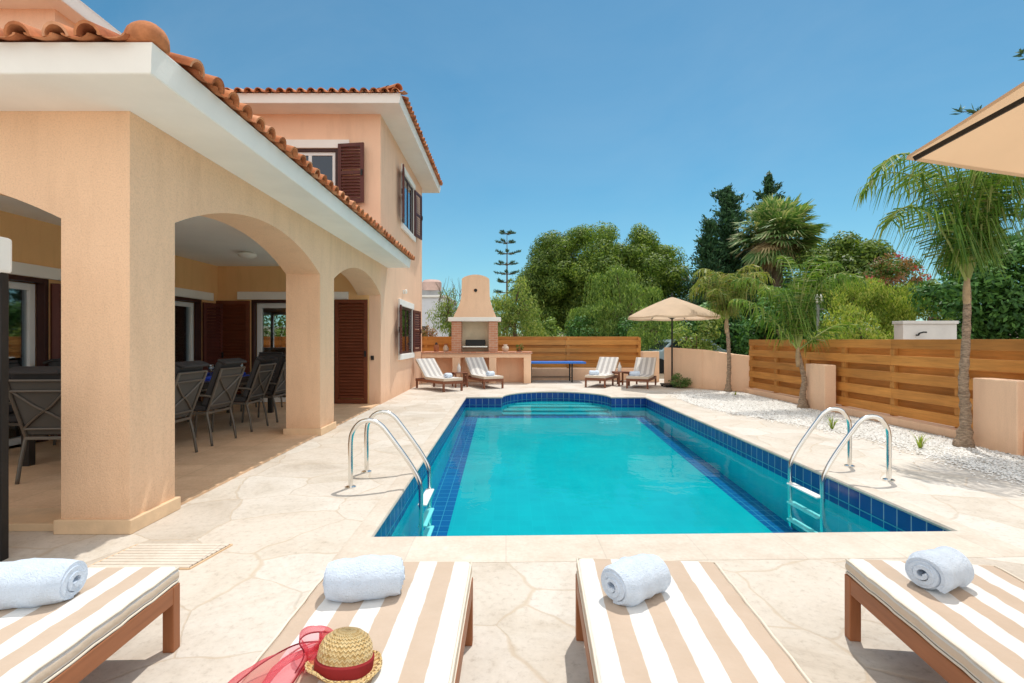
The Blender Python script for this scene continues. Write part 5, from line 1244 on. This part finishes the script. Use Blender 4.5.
norfolk('norfolk_pine','tall layered pine whose branch tip shows above the near parasol at the right edge',xat(1104,16),16,12.3,5.0,9,6,.35,None,[(4.0,2.6),(5.3,2.6),(6.6,2.6),(7.9,2.9),(9.0,3.9),(10.2,2.3),(11.3,1.4),(12.1,.7)],.34)
conifer('cypress','dark ragged conifer left of the fan palm',xat(727,30),30,zat(190,30),2.7,34000,.26,LF['cypress'],12,tiers=34,ragged=.5)
conifer('cypress','shorter dark conifer at the left flank of the ragged conifer',xat(708,29),29,zat(222,29),1.8,18000,.24,LF['cypress'],13,ragged=.5)
conifer('cypress','dark conifer standing behind the fan palm, only its tip above the fronds',xat(769,33),33,zat(178,33),2.6,26000,.26,LF['cypress'],14,ragged=.5)
fan_palm('fan_palm','tall fan palm with stiff radiating leaves and brown dead fronds',xat(776,27),27,zat(232,27),2.35,150,4)
# feather palms in the pebble border
feather_palm('feather_palm','slender young palm against the curved apricot wall beside the parasol',5.78,13.15,[(0,0,0),(.02,0,.35),(.03,0,.8),(.0,0,1.4),(-.03,0,1.8)],.06,.042,
   [(200,78,1.75,190),(172,70,1.5,185),(20,70,1.8,170),(-15,76,1.9,170),(250,80,1.7,175),(95,82,1.9,155),(225,64,1.4,170),(-45,62,1.6,160),(140,74,1.6,165),(300,75,1.8,165),(185,85,1.9,170),(5,84,2.0,150)],LF['palm_y'],3,.58,2.2,46,.028)
feather_palm('feather_palm','slanting young palm beside the short pillar, its fronds rising from below fence height',5.87,9.97,[(0,0,0),(-.01,0,.3),(.02,0,.55),(-.04,0,.85),(-.10,0,1.1)],.068,.034,
   [(178,52,1.7,70),(166,73,2.1,125),(85,86,2.3,90),(14,86,2.35,145),(-10,77,2.2,160),(205,74,1.8,140),(-60,80,2.0,145),(60,78,2.0,145),(4,36,1.4,80),(265,85,2.2,120)],LF['palm'],5,.56,2.0,62,.024)
feather_palm('feather_palm','tallest young palm with long drooping fronds, in front of the side fence at the right',5.77,6.37,[(0,0,0),(.03,0,.4),(.0,0,.8),(.03,0,1.3),(.05,0,1.85),(.05,0,2.02)],.07,.033,
   [(182,82,2.4,185),(166,78,2.2,175),(192,60,1.7,160),(208,85,2.2,180),(95,86,2.2,160),(20,82,2.6,155),(-2,77,2.6,165),(-28,79,2.5,165),(48,73,2.4,160),(-72,82,2.0,175),(240,82,2.0,180),(8,68,2.0,150),(275,85,2.1,160)],LF['palm'],7,.68,2.3,72,.022)
# right-hand planting beyond the side fence
broad_tree('broadleaf_tree','dense dark leafy tree beyond the side fence, left of the pink bougainvillea',xat(850,24),24,zat(284,24),2.05,1.6,2.2,75,.6,300,.17,LF['ficus_d'],(.2,.1),seed=15)
bush('bougainvillea','bougainvillea with faded and deep pink bracts above the lime green shrubs',xat(893,20.5),20.5,zat(293,20.5),1.25,.8,1.5,56,.4,190,.12,LF['boug'],41,'shrub',extra=[('bracts',LF['bract'],5,.09),('faded_bracts',LF['bract_o'],26,.08)])
bush('lime_shrub','large lime green feathery shrub beyond the side fence, left one of the pair',xat(868,16.5),16.5,2.1,1.3,.9,1.3,90,.36,220,.10,LF['lime'],43,droop=1.2,aspect=.28)
bush('lime_shrub','large lime green feathery shrub beyond the side fence, right one of the pair',xat(921,16.5),16.5,2.1,1.0,.9,1.25,75,.36,220,.10,LF['lime'],44,droop=1.2,aspect=.28)
weeping_tree('trailing_shrub','arching shrub with pale drooping sprays just above the side fence top',xat(862,12.2),12.2,.9,zat(314,12.2),.95,.5,330,.10,LF['lime'],47,(.25,.7),cl=16,wd=.3,trunk=(.05,.03))
bush('cypress_hedge','tall dark clipped conifer hedge at the right edge behind the tallest young palm',xat(1010,12.5),12.5,2.35,1.75,1.0,2.05,170,.42,230,.15,LF['hedge'],51,'hedge',aspect=.4)
bush('laurel_bush','dark bush behind the curved apricot wall and the slender palm',xat(722,22),22,1.3,2.0,.9,1.7,60,.5,210,.19,LF['hedge'],53)
bush('laurel_bush','dark bush behind the far end of the side fence and the slanting palm',xat(790,19),19,1.5,1.9,.9,1.9,66,.5,210,.19,LF['hedge'],54)
bush('laurel_bush','light green bush behind the standing parasol',xat(697,20),20,1.5,.9,.7,1.2,18,.42,170,.13,LF['olive'],55)
bush('laurel_bush','green bush right of the barbecue chimney, at the foot of the feathery tree',xat(540,23),23,1.3,.9,.6,1.1,16,.42,170,.13,LF['pepper'],56)
bush('laurel_bush','green bush low between the two dark trees behind the blue table',xat(585,26),26,1.3,1.3,.7,1.3,22,.5,170,.15,LF['hedge'],63)
bush('laurel_bush','dark bush at the foot of the weeping tree, left of the standing parasol',xat(636,25),25,1.3,1.2,.7,1.2,22,.5,170,.15,LF['hedge'],64)
bush('laurel_bush','green bush seen through the open door and the far window of the villa',-10.2,22,2.0,2.3,1.0,2.0,34,.6,170,.16,LF['palm'],57)
bush('bougainvillea','small pink flowered bush between the villa corner and the barbecue',xat(425,18.2),18.2,1.35,.4,.3,.45,10,.2,110,.08,LF['boug'],58,extra=[('bracts',LF['bract_o'],14,.06)])
bush('lavender','small green lavender bush at the foot of the standing parasol',4.86,14.25,.16,.26,.22,.22,12,.12,90,.06,LF['lav'],61,'plant')
bush('seedling','tuft of reddish leaves growing from the terracotta pot on the barbecue counter',.42,15.95,.16,.12,.10,.12,6,.06,40,.05,LF['boug'],62,'plant').location=(.42,15.95,.93)
def tuft(x,y,lab,seed,h=.22,n=26):
    rr=np.random.default_rng(seed); Q=[]
    for i in range(n):
        a=rr.uniform(0,6.28); l=rr.uniform(.03,.14); d=np.array([math.cos(a),math.sin(a),0]); hh=h*rr.uniform(.5,1); p0=d*.012; m1=d*l*.5+np.array([0,0,hh*.65]); m2=d*l*1.2+np.array([0,0,hh]); w=np.array([-d[1],d[0],0])*.006
        Q.append([p0-w,p0+w,m1+w*.8,m1-w*.8]); Q.append([m1-w*.8,m1+w*.8,m2+w*.1,m2-w*.1])
    o=quads_mesh('grass_tuft',np.array(Q),LF['lime']); o.location=(x,y,.008); tag(o,lab,'grass tuft')
tuft(xat(832,7.6),7.6,'spiky grass tuft in the pebbles behind the right pool ladder',71)
tuft(xat(920,6.25),6.25,'spiky grass tuft in the pebbles just left of the tallest palm trunk',72)
tuft(xat(735,12.3),12.3,'tiny grass tuft in the pebbles near the curved wall',73,.12,14)
# ------------------------------------------------------------------ beyond the garden
hl=MB(); k=90; vs=[];fs=[]
for j in range(4):
    for i in range(k+1):
        t=i/k; x=-420+840*t; y=230+70*j; z=(0,9,15,11)[j]*(.65+.25*math.sin(t*17+j)+.12*math.sin(t*41+j*2)); vs.append((x,y,z-.3))
for j in range(3):
    for i in range(k): fs.append((j*(k+1)+i,j*(k+1)+i+1,(j+1)*(k+1)+i+1,(j+1)*(k+1)+i))
hl.add(vs,fs); M['hill']=mat('dry_hillside',(.20,.17,.11),.95,.4,.06,.3,1); structure(hl.build('hills',M['hill'],smooth=True,fix=False))
NH=empty('neighbour_house',(-4.6,31,0),0,'pale blue white neighbouring house between the villa and the barbecue chimney','house')
hw=MB(); hw.box(-1.5,.9,0,6,0,3.95); hw.build('wall',M['house_w'],NH)
hw=MB(); hw.box(-1.6,1.0,-.1,6.1,3.952,4.1); hw.build('parapet',M['white'],NH,bevel=.02)
hw=MB(); hw.box(-1.2,-.2,-.01,.0,1.2,2.2); hw.build('window',M['carglass'],NH)
WTk=empty('water_tank',(-4.75,33,4.1),0,'pinkish roof tank on the neighbouring house','water tank')
MB().box(-.75,.5,-.5,.5,0,.45).build('stand',M['iron'],WTk); MB().lathe([(.62,.451),(.64,.5),(.64,1.0),(.5,1.15),(.1,1.2)],(-.1,0,0),18).build('tank',M['house_p'],WTk,smooth='angle')
BW=empty('white_outbuilding',(xat(930,9.2),9.2,0),0,'low white block wall end with a small black pipe beyond the side fence','outbuilding')
MB().box(-.49,.49,0,.22,0,1.64).build('wall',M['concrete'],BW,bevel=.004); MB().box(-.51,.51,-.02,.24,1.642,1.70).build('coping_cap',M['concrete'],BW,bevel=.004); 
k=MB(); k.tube(curve([(-.25,.0,1.44),(-.25,-.05,1.44),(-.25,-.07,1.47),(-.18,-.07,1.49),(-.12,-.07,1.49)],4),.014,8); k.build('pipe',M['dark'],BW,smooth=True)
SL_=empty('street_lamp',(xat(818,17.5),17.5,0),0,'grey street lamp post between the slanting palm and the lime shrubs','street lamp')
MB().tube([(0,0,0),(0,0,2.6)],[.06,.045],12).build('post',M['iron'],SL_,smooth='angle'); MB().box(-.35,.2,-.02,.02,2.4,2.45).build('arm',M['iron'],SL_)
MB().lathe([(.05,2.6),(.14,2.66),(.16,2.8),(.12,2.9),(.02,2.98)],(0,0,0),14).build('lamp_head',M['lampshade'],SL_,smooth='angle')
CAR=empty('parked_car',(xat(681,21),21.4,0),R(4),'parked pale blue grey car showing above the curved apricot wall','car')
prof=[(-2.0,.35),(-2.05,.62),(-1.95,.8),(-1.1,.92),(-.55,1.36),(.55,1.42),(1.2,1.34),(1.75,.98),(2.0,.92),(2.05,.5),(2.0,.32)]
cb=MB(); cb.prism(prof,lambda p:(p[0]*.9,-.8,p[1]),lambda p:(p[0]*.9,.8,p[1])); cb.build('body',M['carpaint'],CAR,bevel=.05)
for s in (-1,1):
    wd=MB(); wd.prism([(-.95,.95),(-.48,1.30),(.5,1.35),(1.05,1.27),(1.35,.98)],lambda p:(p[0]*.9,s*.801,p[1]),lambda p:(p[0]*.9,s*.812,p[1])); wd.build('window',M['carglass'],CAR)
ws=MB(); ws.add([(-.965,-.7,.965),(-.965,.7,.965),(-.535,.66,1.32),(-.535,-.66,1.32)],[(0,1,2,3)]); ws.build('windscreen',M['carglass'],CAR)
for sx in (-1.25,1.25):
    for s in (-.8,.8):
        w_=MB(); w_.tube([(sx*.9,s-.1,.3),(sx*.9,s+.1,.3)],.3,18); w_=w_.build('wheel',M['tyre'],CAR)
